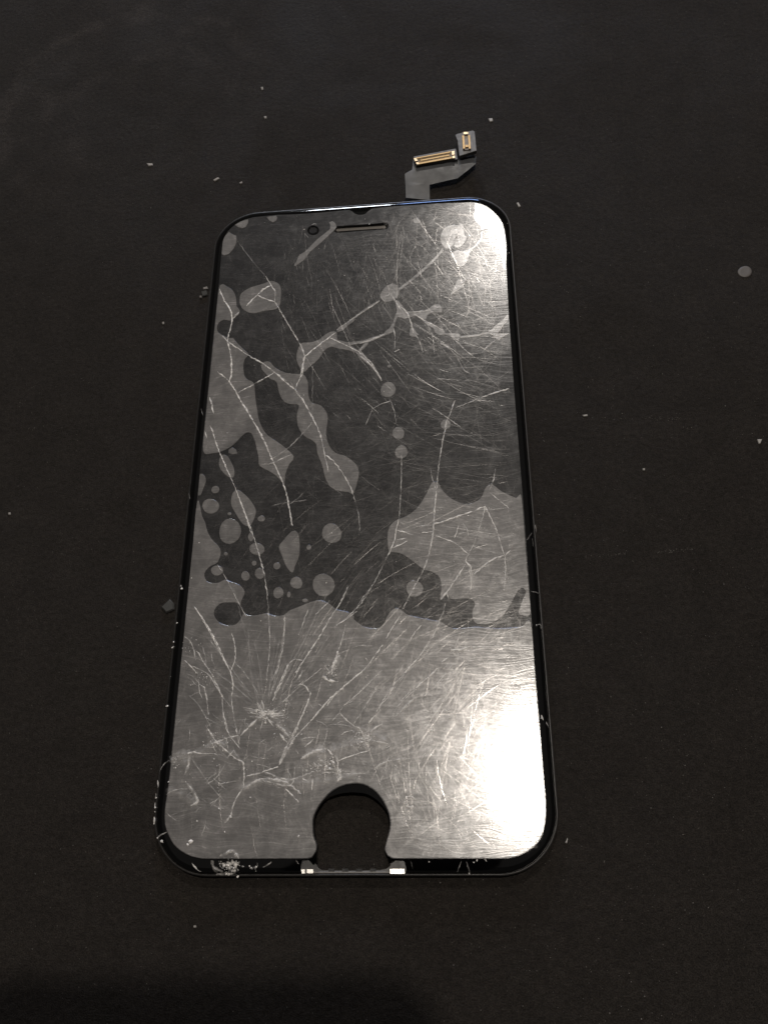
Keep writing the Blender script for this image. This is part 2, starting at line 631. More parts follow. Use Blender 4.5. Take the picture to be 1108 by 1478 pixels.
# earpiece
bm = bmesh.new()
sm = z('J', [(598, 340), (800, 326), (1000, 313), (1068, 309), (1082, 318), (1084, 332), (1070, 338), (1000, 341), (800, 354), (604, 368), (588, 362), (586, 348)])
slab(bm, [px_loop(sm, ZG - 0.01)], ZG - 0.05, ZG - 0.028)
ear = link('earpiece_slot', mesh_of(bm, 'earpiece_slot'), M_MESH, D)
bm = bmesh.new()
for i in range(60):
    for j in range(3):
        t = i / 59
        px = 488.5 + 65.5 * t
        py = 331 - 4.7 * t + (j - 1) * 1.0
        c = U(px, py, ZG - 0.027)
        r = 0.0035
        vs = [bm.verts.new((c.x + r * math.cos(a), c.y + r * math.sin(a), ZG - 0.0268)) for a in (0, 1.57, 3.14, 4.71)]
        bm.faces.new(vs)
hm = link('mesh_hole', mesh_of(bm, 'mesh_hole'), M_WALL, ear)
tag(hm, kind='stuff')

# front camera: dark lens in a ring set below the film opening
cc = U(*z('J', [(360, 364)])[0], ZG)
bm = bmesh.new()


def ring(r, zz, n=28):
    return [(cc.x + r * math.cos(2 * math.pi * i / n), cc.y + r * math.sin(2 * math.pi * i / n), zz) for i in range(n)]


loft(bm, [ring(0.088, ZG + .0005), ring(0.086, ZG + .0025), ring(0.078, ZG + .0025), ring(0.070, ZG + .002), ring(0.035, ZG + .003), ring(0.01, ZG + .0033)], True, False)
camo = link('front_camera', mesh_of(bm, 'front_camera', 30), plain('dark_lens_window', (0.013, 0.013, 0.014), 0.2, ior=1.45), D)

# ------------------------------------------------------------------ air pockets under the film
ZP = ZT + 0.006
POCKETS = []            # (outline, holes) in pixels


def pk(pts, holes=(), sm_=True):
    POCKETS.append((smooth(pts, True, 3.5) if sm_ else pts, [smooth(h, True, 3.5) for h in holes]))


# left flank
edge_l = lambda y: (314 - 0.1001 * (y - 423.6)) + 1.2
left_big = (z('A', [(148, 562), (185, 566), (220, 590), (238, 628), (243, 680), (262, 708), (240, 738), (222, 757)]) +
            z('A', [(205, 762), (170, 757), (140, 775), (130, 805), (140, 832), (170, 850), (195, 862), (208, 862), (222, 862), (245, 890), (280, 925), (312, 955)]) +
            z('C', [(345, 68), (335, 95), (333, 130), (340, 175), (360, 198), (392, 214), (400, 250), (402, 290), (415, 380), (430, 450), (470, 520),
                    (560, 585), (630, 652), (603, 700), (580, 760), (576, 818), (560, 800), (535, 770), (490, 740), (430, 705), (425, 660), (410, 590), (395, 540), (380, 512), (360, 507), (330, 525),
                    (265, 588), (200, 622), (150, 632), (106, 634)]) + [(edge_l(640), 640), (edge_l(600), 600), (edge_l(550), 550), (edge_l(500), 500), (edge_l(450), 450)])
pk(left_big)
pk(z('A', [(262, 640), (270, 608), (320, 575), (400, 550), (440, 536), (480, 550), (495, 580), (492, 660), (470, 695), (400, 706), (340, 720), (290, 705), (265, 672)]))
pk(z('X', [(258, 520), (285, 470), (320, 432), (350, 455), (400, 478), (405, 520), (390, 590), (350, 650), (300, 690), (243, 692), (246, 600)]))
pk(z('X', [(392, 352), (430, 328), (500, 298), (538, 290), (538, 330), (510, 375), (470, 390), (430, 378)]))
pk(z('X', [(750, 262), (800, 255), (858, 248), (870, 268), (860, 300), (825, 322), (785, 302)]))
# chain of drops
pk(z('C', [(437, 112), (460, 90), (490, 92), (520, 125), (580, 155), (660, 165), (692, 170), (713, 210), (718, 290), (738, 332), (790, 350), (826, 395), (831, 440),
           (822, 520), (842, 590), (880, 632), (940, 652), (1000, 700), (1016, 740), (1010, 790), (984, 870), (955, 862), (900, 855), (850, 830), (820, 780), (800, 700),
           (772, 630), (765, 580), (740, 555), (690, 525), (657, 470), (652, 400), (662, 346), (610, 341), (570, 320), (545, 270), (530, 210), (490, 190), (470, 165), (446, 138)]))
pk(z('M', [(108, 474), (62, 400), (48, 340), (60, 280), (95, 216), (160, 212), (240, 190), (300, 145), (345, 118), (402, 118), (412, 185), (480, 221), (530, 240), (585, 275), (625, 296), (700, 378),
           (760, 470), (812, 556), (795, 545), (745, 470), (690, 410), (620, 352), (570, 300), (480, 273), (420, 266), (370, 246), (320, 262), (280, 300), (250, 350), (200, 396), (150, 440)]))
pk(z('M', [(420, 190), (480, 206), (560, 204), (640, 192), (700, 172), (770, 150), (828, 126), (880, 80), (908, 68), (913, 112), (880, 130), (830, 152), (770, 174), (705, 203), (660, 212), (560, 224), (490, 232)]))
pk(z('M', [(655, 212), (692, 206), (660, 250), (612, 292), (592, 284), (628, 245)]))
pk(z('M', [(404, 112), (430, 70), (480, 55), (530, 22), (572, -4), (556, 22), (500, 62), (465, 98), (420, 118)]))
# upper bubble and its threads
pk(z('T', [(648, 700), (658, 660), (690, 622), (735, 600), (772, 615), (787, 650), (770, 700), (730, 726), (680, 732)]))
pk(z('T', [(778, 640), (860, 575), (960, 490), (1040, 415), (1100, 345), (1108, 360), (1050, 425), (970, 505), (860, 595), (782, 655)]))
pk(z('T', [(646, 728), (570, 775), (480, 840), (395, 905), (390, 897), (470, 832), (560, 768), (640, 722)]))
pk(z('T', [(277, 155), (300, 146), (320, 162), (330, 190), (312, 212), (230, 290), (135, 372), (100, 420), (62, 450), (22, 475), (46, 428), (62, 390), (100, 370), (190, 280), (285, 200)]))
# webs of the upper crack
pk(z('B', [(213, 225), (240, 240), (290, 295), (345, 293), (400, 288), (455, 255), (490, 258), (500, 300), (450, 298), (410, 322), (400, 350), (470, 388), (512, 408), (520, 430),
           (560, 430), (612, 436), (612, 455), (600, 476), (570, 460), (525, 440), (490, 442), (458, 425), (450, 402), (400, 370), (345, 325), (310, 330), (270, 340), (228, 332), (205, 395), (180, 430), (146, 440), (148, 424), (190, 385), (215, 320), (225, 285)]))
pk(z('B', [(610, 448), (700, 438), (788, 418), (838, 375), (878, 345), (905, 312), (908, 350), (880, 378), (855, 410), (845, 430), (905, 432), (872, 455), (850, 472), (828, 460), (790, 434), (700, 452), (615, 458)]))
pk(z('B', [(308, 400), (326, 400), (342, 425), (358, 438), (335, 452), (303, 445)]))
pk(z('B', [(552, 198), (575, 150), (600, 100), (635, 110), (640, 130), (600, 165)]))
for f, x, y, rx, ry in (('B', 170, 777, 46, 46), ('B', 233, 1045, 37, 37), ('B', 523, 990, 29, 31), ('D', 233, 207, 35, 38), ('C', 168, 848, 23, 21), ('C', 140, 946, 47, 45),
                        ('C', 440, 1020, 21, 17), ('E', 390, 179, 61, 68), ('E', 505, 210, 15, 22), ('E', 538, 276, 40, 33), ('E', 387, 82, 9, 8), ('E', 367, 303, 9, 9), ('E', 523, 355, 13, 12),
                        ('E', 648, 370, 19, 18), ('E', 475, 425, 22, 26), ('E', 553, 411, 26, 29), ('E', 755, 463, 33, 32), ('E', 656, 518, 28, 30), ('E', 714, 528, 9, 15),
                        ('E', 905, 475, 58, 64), ('E', 950, 190, 53, 54), ('E', 824, 267, 12, 13), ('E', 803, 560, 15, 9), ('F', 340, 103, 40, 42), ('E', 318, 395, 31, 28),
                        ('T', 912, 143, 26, 20), ('M', 870, 422, 14, 12)):
    c = z(f, [(x, y)])[0]
    s_ = FR[f][2]
    pk(ellipse(c[0], c[1], rx / s_, ry / s_, 16, 0.04), sm_=True)
pk(z('C', [(205, 642), (240, 652), (268, 700), (280, 740), (272, 776), (240, 768), (202, 730), (190, 690)]))
pk(z('C', [(248, 612), (268, 598), (290, 612), (298, 634), (270, 638), (246, 630)]))
pk(z('C', [(272, 868), (300, 850), (332, 870), (372, 910), (405, 965), (400, 1010), (370, 1062), (330, 1050), (290, 990), (262, 930)]))
pk(z('E', [(660, 265), (680, 235), (730, 180), (760, 185), (772, 240), (770, 310), (747, 370), (732, 406), (700, 370), (680, 320)]))
# two sliver pockets along the left rim
pk([(edge_l(684), 684)] + z('C', [(105, 768), (110, 800), (95, 842), (80, 880)]) + [(edge_l(715), 715), (edge_l(700), 700)])
# top right
pk(z('K', [(420, 330), (440, 285), (480, 255), (550, 250), (598, 238), (590, 280), (560, 300), (540, 340), (520, 400), (490, 432), (450, 430), (420, 380)]))
pk(z('K', [(560, 300), (582, 272), (600, 280), (610, 330), (630, 346), (600, 400), (560, 430), (532, 430), (527, 390), (548, 340)]))
pk(z('K', [(500, 480), (545, 452), (600, 455), (650, 440), (700, 400), (738, 350), (742, 300), (752, 300), (752, 355), (710, 412), (655, 465), (640, 520), (600, 576), (560, 576), (530, 535)]))
pk(z('K', [(692, 74), (690, 130), (680, 190), (705, 230), (735, 255), (745, 285), (785, 280), (812, 298), (818, 330), (850, 312), (868, 345), (880, 420), (905, 500), (920, 600), (938, 600),
           (940, 450), (930, 335), (905, 235), (855, 165), (778, 101)]))
# right pocket above the dark band
edge_r = lambda y: (737.3 + 0.0751 * (y - 501.7)) - 1.2
right = (z('D', [(412, 378), (438, 378), (470, 430), (520, 475), (590, 505), (640, 500), (688, 470), (710, 420), (728, 398), (748, 390), (770, 405), (800, 430), (850, 455), (892, 470), (912, 448)]) +
         [(edge_r(730), 730), (edge_r(790), 790), (edge_r(850), 850), (edge_r(886), 886)] +
         z('F', [(888, 240), (872, 234), (858, 225), (873, 175), (896, 115), (882, 98), (855, 112), (812, 190), (775, 240), (720, 275), (668, 280), (634, 262), (628, 215), (642, 180), (612, 152), (520, 152), (503, 120), (490, 140), (468, 160)]) +
         z('D', [(462, 985), (455, 930), (420, 895), (360, 875), (300, 830), (240, 790), (190, 778), (165, 780), (155, 700), (165, 640), (200, 600), (270, 570), (330, 520), (380, 440)]))
pk(right)
# the broad lower pocket
low = ([(edge_l(724), 724)] + z('E', [(235, 95), (252, 130), (265, 180), (290, 225), (325, 260), (338, 295), (320, 350), (285, 368), (255, 395), (247, 425), (262, 455), (290, 465), (330, 463), (360, 447), (400, 460), (440, 475), (470, 512), (452, 560), (443, 582),
                                       (468, 632), (510, 645), (560, 638), (590, 632), (640, 647), (690, 640), (715, 618), (760, 600), (830, 572), (880, 560), (930, 575), (975, 610), (1040, 625), (1072, 650)]) +
       z('F', [(35, 255), (80, 290), (130, 302), (165, 297), (190, 272), (210, 230), (245, 200), (275, 212), (310, 236), (400, 255), (470, 270), (510, 295), (560, 303), (640, 295), (700, 299), (760, 302), (840, 298), (880, 290), (905, 262)]) +
       [(edge_r(905), 905), (edge_r(967), 967), (edge_r(1046), 1046)] +
       z('W', [(741, 0), (755, 150), (760, 280), (755, 415), (731, 552), (672, 671), (574, 760), (466, 820), (348, 850), (200, 855)]) +
       z('H', [(1300, 795), (1000, 795), (800, 796), (742, 793), (708, 777), (686, 735), (698, 682), (721, 602), (727, 536), (707, 442), (655, 350), (593, 289), (521, 255), (440, 251),
               (358, 271), (278, 319), (206, 401), (161, 489), (153, 560), (160, 642), (180, 700), (177, 742), (148, 788), (118, 796), (0, 797)]) +
       z('L', [(1250, 655), (900, 656), (660, 655), (583, 650), (484, 625), (386, 573), (307, 502), (257, 416), (223, 328), (211, 240), (218, 100)]) +
       [(edge_l(1130), 1130), (edge_l(1060), 1060), (edge_l(963), 963), (edge_l(860), 860), (edge_l(794), 794)])
blob = z('E', [(345, 572), (385, 570), (430, 573), (450, 600), (463, 632), (430, 688), (380, 700), (330, 682), (300, 640), (310, 600)])
pk(low, [blob])

for kp, (outline, holes) in enumerate(POCKETS):
    zk = ZP - kp * 0.00006
    bm = bmesh.new()
    slab(bm, [px_loop(outline, zk)] + [px_loop(h, zk) for h in holes], ZT - 0.001, zk, 0.006)
    link('air_pocket', mesh_of(bm, 'air_pocket'), M_POCKET, film)

# ------------------------------------------------------------------ cracks, and a few painted glints among them
ZC = ZP + 0.001
CRACKS_AND_GLINTS = []


def cr(f, pts, s=0.6, wd=1.7):
    CRACKS_AND_GLINTS.append((z(f, pts), min(1, s * 1.25), wd))


cr('A', [(145, 580), (175, 650), (210, 705), (218, 755), (210, 800), (192, 875), (200, 910), (210, 960)], .8, 2)
cr('A', [(175, 650), (210, 705), (218, 755)], 1, 2.4)
cr('A', [(210, 955), (213, 1010), (212, 1080), (200, 1108)], .9, 2)
cr('A', [(218, 755), (258, 712)], .5, 3.4)
cr('A', [(150, 840), (192, 880), (250, 920), (315, 965), (390, 1005), (470, 1065), (530, 1108)], .6, 1.8)
cr('A', [(250, 310), (340, 430), (410, 510)], .18, 1.3)
cr('A', [(410, 510), (440, 560), (470, 605)], .9, 1.8)
cr('A', [(440, 560), (395, 585), (360, 618)], .9, 2)
cr('A', [(360, 618), (330, 645), (300, 680)], .7, 1.7)
cr('A', [(360, 618), (400, 635), (462, 655)], .8, 1.8)
cr('A', [(462, 655), (464, 600)], .5, 1.5)
cr('A', [(462, 655), (500, 720), (560, 820), (610, 905), (632, 965)], .6, 1.8)
cr('A', [(632, 968), (700, 912), (770, 858), (805, 835)], 1, 2.3)
cr('A', [(632, 965), (625, 1000), (612, 1060), (600, 1108)], .8, 2)
cr('A', [(770, 858), (870, 905), (940, 940)], .65, 1.7)
cr('A', [(940, 940), (1010, 1000), (1040, 1050), (1070, 1100)], .55, 1.8)
cr('A', [(870, 905), (990, 880), (1100, 835)], .4, 1.7)
cr('A', [(815, 815), (900, 755), (1000, 690), (1060, 650)], .4, 1.9)
cr('A', [(940, 940), (985, 890)], .3, 2)
cr('A', [(415, 1088), (450, 1065)], .5, 1.5)
cr('C', [(262, 60), (266, 110), (265, 150), (250, 205)], .95, 2.2)
cr('C', [(180, 150), (215, 175), (250, 205)], .5, 1.6)
cr('C', [(250, 205), (300, 285), (320, 325), (370, 405), (430, 510), (470, 590), (500, 660)], 1, 2.6)
cr('C', [(500, 660), (535, 735), (570, 815), (590, 880), (605, 950), (620, 1060)], .75, 2.0)
cr('C', [(300, 275), (400, 222), (500, 165), (520, 150)], .65, 1.6)
cr('C', [(520, 155), (600, 225), (640, 258)], .8, 1.9)
cr('C', [(640, 258), (700, 340), (740, 420), (780, 500), (800, 570)], .95, 2.1)
cr('C', [(800, 570), (812, 630), (840, 745)], .45, 1.6)
cr('C', [(690, 65), (685, 150), (660, 205), (640, 258)], .75, 1.9)
cr('C', [(828, 650), (870, 685), (920, 750), (960, 820), (985, 880)], .7, 1.8)
cr('C', [(985, 880), (1005, 950), (1018, 1020), (1022, 1100)], .3, 1.4)
cr('C', [(820, 645), (845, 658)], 1, 5)
cr('C', [(745, 110), (742, 260), (740, 420)], .22, 1.3)
cr('C', [(740, 450), (690, 510), (600, 600), (505, 665)], .28, 1.5)
cr('C', [(440, 700), (505, 690), (560, 665), (620, 640)], .4, 1.6)
cr('C', [(135, 470), (150, 500), (165, 550)], .7, 1.8)
cr('C', [(165, 550), (190, 620), (225, 700), (270, 800)], .85, 1.9)
cr('C', [(270, 800), (310, 900), (350, 1010), (380, 1105)], .65, 1.9)
cr('C', [(135, 300), (145, 340), (158, 400)], .7, 2.2)
cr('C', [(105, 500), (118, 545)], .6, 1.6)
cr('C', [(500, 945), (560, 930), (710, 910)], .2, 1.3)
cr('C', [(610, 935), (690, 870)], .2, 1.3)
cr('E', [(440, 0), (500, 150), (545, 290), (580, 420)], .6, 1.9)
cr('E', [(580, 420), (598, 560), (606, 720), (608, 830), (590, 1000)], .42, 1.6)
cr('E', [(705, 0), (722, 90), (735, 150)], .6, 1.6)
cr('E', [(320, 360), (370, 440), (430, 560), (480, 650)], .4, 1.6)
cr('E', [(190, 590), (260, 690), (320, 800), (365, 900), (395, 960), (405, 1020)], .7, 1.9)
cr('E', [(400, 740), (415, 800), (420, 850), (415, 900), (390, 955)], .7, 1.7)
cr('E', [(415, 900), (470, 960), (530, 1050), (550, 1100)], .3, 1.5)
cr('E', [(690, 640), (685, 800), (660, 900), (625, 1000)], .4, 1.6)
cr('E', [(1040, 480), (1000, 570), (940, 660), (895, 740)], .6, 1.8)
cr('E', [(895, 740), (830, 840), (790, 900), (750, 960)], .75, 2.0)
cr('E', [(940, 560), (900, 600), (860, 640)], .5, 1.6)
cr('E', [(820, 610), (795, 680), (770, 750)], .3, 1.4)
cr('E', [(710, 910), (670, 1000), (635, 1080)], .9, 2)
cr('E', [(1108, 580), (1050, 640), (975, 700)], .5, 1.6)
cr('E', [(210, 840), (250, 910), (290, 970), (350, 1090)], .45, 2.0)
cr('E', [(140, 760), (180, 800), (200, 890)], .4, 2.0)
cr('E', [(140, 890), (175, 925), (205, 960)], .7, 1.7)
cr('G', [(600, 545), (545, 330), (530, 100)], .16, 1.5)
cr('G', [(612, 520), (590, 300), (560, 160)], .16, 1.5)
cr('G', [(640, 460), (665, 370), (690, 280), (710, 150), (722, 40)], .38, 1.6)
cr('G', [(655, 470), (700, 380), (740, 280)], .85, 1.9)
cr('G', [(740, 280), (765, 258), (812, 262)], .5, 2.4)
cr('G', [(765, 360), (800, 290), (815, 265)], .9, 1.9)
cr('G', [(790, 365), (812, 310)], .6, 1.6)
cr('G', [(700, 485), (800, 390), (850, 350), (910, 300)], .45, 1.6)
cr('G', [(265, 0), (340, 130), (400, 250), (438, 320)], .6, 1.8)
cr('G', [(438, 320), (452, 385), (445, 470), (460, 570), (485, 700)], .5, 1.8)
cr('G', [(280, 385), (305, 405), (318, 470), (325, 550)], .55, 2.2)
cr('G', [(325, 620), (365, 680), (420, 730), (470, 772)], .6, 3)
cr('G', [(470, 772), (505, 795), (508, 860), (505, 920)], .8, 2.4)
cr('G', [(505, 920), (470, 970), (450, 1020), (440, 1060), (410, 1100)], .55, 2.4)
cr('G', [(215, 742), (250, 735), (300, 745)], .7, 2.8)
cr('G', [(350, 690), (430, 660), (480, 650)], .45, 3)
cr('G', [(490, 650), (540, 600), (575, 565)], .65, 3.4)
cr('G', [(395, 440), (402, 540), (425, 630), (490, 720)], .5, 1.9)
cr('G', [(400, 530), (425, 620)], .6, 2)
cr('G', [(240, 290), (330, 340), (395, 445), (440, 500)], .4, 1.8)
cr('G', [(330, 340), (395, 445)], .4, 1.8)
cr('G', [(225, 440), (280, 500), (340, 610)], .25, 1.6)
cr('G', [(520, 860), (600, 838), (680, 810)], .6, 2.4)
cr('G', [(505, 930), (560, 890), (620, 872), (720, 890), (800, 950)], .42, 5)
cr('G', [(620, 840), (650, 850), (700, 870), (760, 875), (860, 840)], .35, 4)
cr('G', [(722, 922), (760, 960), (790, 995)], .7, 3.4)
cr('G', [(690, 800), (730, 700), (770, 640)], .5, 3.4)
cr('G', [(770, 640), (810, 540), (845, 455), (850, 420)], .75, 2.0)
cr('G', [(750, 680), (860, 565), (960, 450)], .6, 1.9)
cr('G', [(860, 565), (960, 450), (1030, 390), (1108, 325)], .8, 1.8)
cr('G', [(862, 870), (858, 930)], .75, 2)
cr('G', [(800, 770), (880, 730), (940, 715)], .5, 3.8)
cr('G', [(940, 720), (965, 750)], 1, 4)
cr('G', [(980, 750), (992, 790), (990, 830), (1010, 880)], .65, 3)
cr('G', [(1010, 772), (1060, 755), (1108, 740)], .7, 2)
cr('G', [(205, 885), (240, 930), (270, 985), (235, 1010)], .45, 4.5)
cr('G', [(110, 955), (150, 930), (215, 925)], .3, 2)
cr('G', [(225, 750), (222, 800), (205, 850)], .4, 3.4)
cr('G', [(240, 770), (330, 900), (410, 990)], .22, 1.7)
cr('G', [(320, 900), (370, 860), (410, 800)], .3, 1.7)
cr('G', [(350, 870), (410, 925)], .3, 1.6)
cr('P', [(765, 255), (700, 350), (640, 425), (590, 475)], 1, 2.0)
cr('P', [(590, 475), (500, 545), (450, 595)], .9, 1.9)
cr('P', [(450, 595), (410, 630), (360, 700)], .7, 2)
cr('P', [(910, 20), (850, 110), (790, 210)], .65, 1.6)
cr('P', [(1045, 115), (1010, 150)], 1, 2)
cr('P', [(1010, 150), (960, 230)], .5, 1.5)
cr('P', [(1108, 220), (1040, 330), (990, 390), (930, 460)], .65, 1.7)
cr('P', [(930, 460), (860, 560), (750, 700)], .4, 1.6)
cr('P', [(765, 435), (700, 500), (600, 600), (480, 700)], .5, 1.6)
cr('P', [(1108, 485), (1060, 520), (1010, 570)], .85, 2.4)
cr('P', [(960, 600), (880, 680)], .4, 1.8)
cr('P', [(720, 560), (660, 660), (630, 700)], .28, 1.4)
cr('P', [(580, 10), (500, 70), (430, 110)], .5, 1.6)
cr('P', [(500, 100), (470, 220), (440, 310)], .45, 1.5)
cr('P', [(440, 325), (520, 290), (590, 262), (690, 262)], .4, 1.5)
cr('P', [(440, 300), (425, 370), (400, 420), (400, 460)], .8, 5)
cr('P', [(330, 478), (375, 515), (430, 522)], 1, 4.4)
cr('P', [(165, 540), (205, 555), (230, 600)], .85, 3.4)
cr('P', [(185, 440), (165, 480), (145, 515)], .7, 1.8)
cr('P', [(345, 410), (380, 450), (375, 470)], .35, 4)
cr('P', [(640, 350), (655, 370)], .8, 2.6)
cr('P', [(735, 590), (745, 585)], 1, 3)
cr('P', [(775, 565), (783, 560)], 1, 3)
cr('R', [(400, 10), (360, 110), (300, 240), (220, 350)], .45, 1.5)
cr('R', [(220, 350), (170, 400), (115, 465)], .8, 1.8)
cr('R', [(115, 465), (40, 560), (0, 620)], .4, 1.6)
cr('R', [(520, 180), (500, 230), (480, 280)], .65, 1.7)
cr('R', [(450, 295), (490, 290), (530, 290), (590, 268)], .8, 4)
cr('R', [(470, 300), (480, 330), (520, 330)], .6, 3)
cr('R', [(440, 345), (390, 380)], .8, 2.6)
cr('R', [(360, 425), (290, 490), (230, 540), (205, 570)], .8, 2.2)
cr('R', [(205, 575), (130, 640), (60, 720), (30, 790)], .4, 2.2)
cr('R', [(460, 405), (440, 430)], .7, 2)
cr('R', [(420, 460), (370, 520), (318, 582)], 1, 2)
cr('R', [(290, 600), (245, 645)], .7, 1.9)
cr('R', [(555, 385), (530, 430), (500, 480), (460, 535)], .85, 2)
cr('R', [(460, 535), (420, 620), (370, 730), (320, 870)], .6, 1.8)
cr('R', [(600, 272), (720, 270), (800, 262)], .5, 1.8)
cr('R', [(840, 240), (905, 242)], .8, 3)
cr('R', [(650, 130), (500, 180), (360, 220)], .35, 1.6)
cr('R', [(780, 545), (650, 620), (480, 770)], .4, 1.8)
cr('R', [(445, 780), (455, 788)], 1, 3.2)
cr('N', [(550, 240), (590, 285), (660, 345)], .7, 2.6)
cr('N', [(660, 345), (700, 360), (720, 400), (735, 430)], .6, 3)
cr('N', [(550, 235), (600, 185), (640, 160), (700, 90), (770, 20)], .45, 1.8)
cr('N', [(550, 250), (500, 305)], .45, 2.6)
cr('N', [(385, 300), (450, 335), (465, 370), (445, 470)], .35, 2)
cr('N', [(470, 335), (550, 330), (640, 345)], .3, 1.8)
cr('N', [(565, 405), (600, 385), (650, 375)], .75, 2)
cr('N', [(820, 258), (790, 290), (765, 320)], .9, 2.6)
cr('N', [(865, 325), (820, 350), (780, 380)], .75, 2.4)
cr('N', [(690, 432), (730, 425), (765, 435)], .95, 4)
cr('N', [(735, 440), (750, 490)], .7, 3)
cr('N', [(815, 455), (860, 462), (905, 470)], .9, 3)
cr('N', [(545, 595), (600, 572), (700, 540), (775, 520)], .75, 2)
cr('N', [(580, 690), (660, 688), (745, 685)], .45, 2)
cr('N', [(275, 582), (350, 535), (430, 510)], .4, 5)
cr('N', [(468, 510), (492, 545)], 1, 5.5)
cr('N', [(960, 270), (1040, 195), (1108, 130)], .4, 5)
cr('N', [(800, 660), (900, 600), (1040, 580)], .35, 4)
cr('N', [(910, 560), (880, 680), (845, 750)], .45, 1.7)
cr('N', [(655, 330), (740, 200), (830, 60)], .35, 1.6)
cr('N', [(820, 240), (900, 110), (975, 0)], .45, 1.8)
cr('N', [(122, 395), (150, 440), (172, 462)], 1, 3.6)
cr('N', [(90, 330), (140, 370), (190, 425)], .28, 5)
cr('N', [(120, 620), (150, 560), (190, 490), (230, 430)], .4, 4)
cr('N', [(205, 420), (280, 270), (320, 190)], .65, 2.2)
cr('N', [(250, 440), (320, 430), (375, 425)], .3, 1.8)
cr('N', [(300, 490), (340, 460), (375, 425)], .6, 2)
cr('N', [(225, 490), (255, 545)], .5, 2)
cr('N', [(455, 630), (470, 635)], 1, 3.2)
cr('N', [(400, 610), (412, 630)], 1, 3)
cr('N', [(285, 725), (318, 740)], 1, 4)
cr('N', [(350, 672), (372, 676)], .9, 3.6)
cr('N', [(440, 680), (490, 682)], .8, 2.4)
cr('N', [(440, 660), (485, 655)], .8, 2)
cr('N', [(540, 640), (565, 700), (540, 745)], .6, 4)
cr('N', [(360, 730), (350, 795)], .8, 2)
cr('N', [(430, 490), (440, 470)], .9, 2)
cr('N', [(0, 740), (70, 755), (150, 775), (210, 760), (230, 640)], .35, 3)
cr('D', [(500, 0), (480, 80), (465, 170), (445, 300), (435, 420)], .5, 1.5)
cr('D', [(433, 430), (425, 520), (418, 610)], .9, 2)
cr('D', [(418, 610), (410, 700), (380, 830), (345, 910)], .65, 1.8)
cr('D', [(345, 910), (300, 990), (240, 1108)], .5, 1.6)
cr('D', [(235, 220), (232, 400), (222, 580)], .42, 1.5)
cr('D', [(222, 580), (205, 650), (185, 740), (155, 800)], .6, 1.6)
cr('D', [(155, 800), (80, 950), (0, 1080)], .35, 1.5)
cr('D', [(415, 615), (450, 612)], 1, 4)
cr('D', [(450, 612), (540, 580), (640, 546)], 1, 2.6)
cr('D', [(640, 548), (712, 518)], .75, 1.9)
cr('D', [(200, 650), (250, 665), (300, 680)], 1, 2.4)
cr('D', [(350, 668), (410, 662)], 1, 2.2)
cr('D', [(300, 640), (350, 630), (410, 626)], .6, 1.7)
cr('D', [(185, 755), (230, 735), (268, 715)], .85, 1.9)
cr('D', [(200, 710), (265, 700)], .5, 1.6)
cr('D', [(712, 515), (690, 600), (650, 720), (612, 800)], .5, 1.6)
cr('D', [(712, 520), (770, 640), (820, 795)], .75, 1.8)
cr('D', [(735, 437), (800, 490), (845, 528), (840, 552)], .5, 1.5)
cr('D', [(720, 542), (780, 533), (835, 527)], .4, 1.5)
cr('D', [(430, 685), (510, 715), (560, 745), (615, 790)], .55, 1.7)
cr('D', [(640, 745), (700, 765), (785, 785)], .35, 1.5)
cr('D', [(820, 795), (740, 830), (690, 870), (640, 910)], .85, 2)
cr('D', [(822, 800), (855, 770)], .9, 2.6)
cr('D', [(825, 800), (828, 870), (824, 930), (820, 990)], .55, 1.9)
cr('D', [(612, 795), (600, 830), (625, 860), (635, 920)], .95, 2.2)
cr('D', [(635, 920), (632, 1000)], .55, 1.6)
cr('D', [(600, 845), (560, 910), (510, 985), (460, 1050)], .65, 1.8)
cr('D', [(562, 620), (550, 660), (535, 700)], .65, 1.7)
cr('D', [(400, 300), (408, 350), (430, 420)], .35, 1.4)
cr('D', [(735, 430), (755, 380), (770, 300)], .35, 1.4)
cr('D', [(728, 352), (778, 352)], .3, 1.3)
cr('D', [(460, 1050), (490, 1008), (502, 1050)], .6, 1.6)
cr('T', [(685, 692), (713, 678), (705, 642)], .85, 1.8)
cr('T', [(713, 670), (740, 700), (770, 745), (795, 790)], .8, 2.0)
cr('B', [(240, 262), (290, 310), (320, 400), (325, 430)], .9, 2.2)
cr('B', [(325, 430), (355, 460), (385, 550)], .45, 1.6)
cr('B', [(205, 400), (212, 460), (210, 530)], .5, 1.5)
cr('B', [(208, 545), (240, 530)], .85, 2.2)
cr('B', [(330, 312), (400, 355), (470, 390), (500, 410)], .75, 1.8)
cr('B', [(400, 360), (440, 440), (455, 560)], .4, 1.4)
cr('B', [(300, 300), (400, 292), (480, 270)], .6, 1.8)
cr('B', [(490, 492), (530, 512), (572, 548)], 1, 4)
cr('B', [(570, 545), (595, 572)], .8, 2)
cr('B', [(590, 570), (640, 660), (700, 680)], .35, 1.4)
cr('B', [(555, 450), (600, 490), (640, 530), (705, 582)], .6, 1.7)
cr('B', [(748, 548), (780, 515), (820, 480), (870, 452)], .55, 2.6)
cr('B', [(800, 435), (870, 452), (912, 430)], .8, 3)
cr('B', [(610, 455), (700, 445), (780, 425)], .6, 2)
cr('B', [(745, 825), (830, 795), (912, 772)], .95, 2.4)
cr('B', [(580, 890), (660, 860), (745, 825)], .4, 1.6)
cr('B', [(580, 840), (560, 900), (540, 955)], .6, 1.7)
cr('B', [(540, 960), (515, 1050), (500, 1108)], .5, 1.5)
cr('B', [(440, 890), (490, 920), (540, 955), (620, 1010)], .4, 1.5)
cr('B', [(470, 710), (560, 715), (665, 722)], .35, 1.4)
cr('B', [(0, 572), (60, 622), (100, 670), (132, 722)], .55, 2.4)
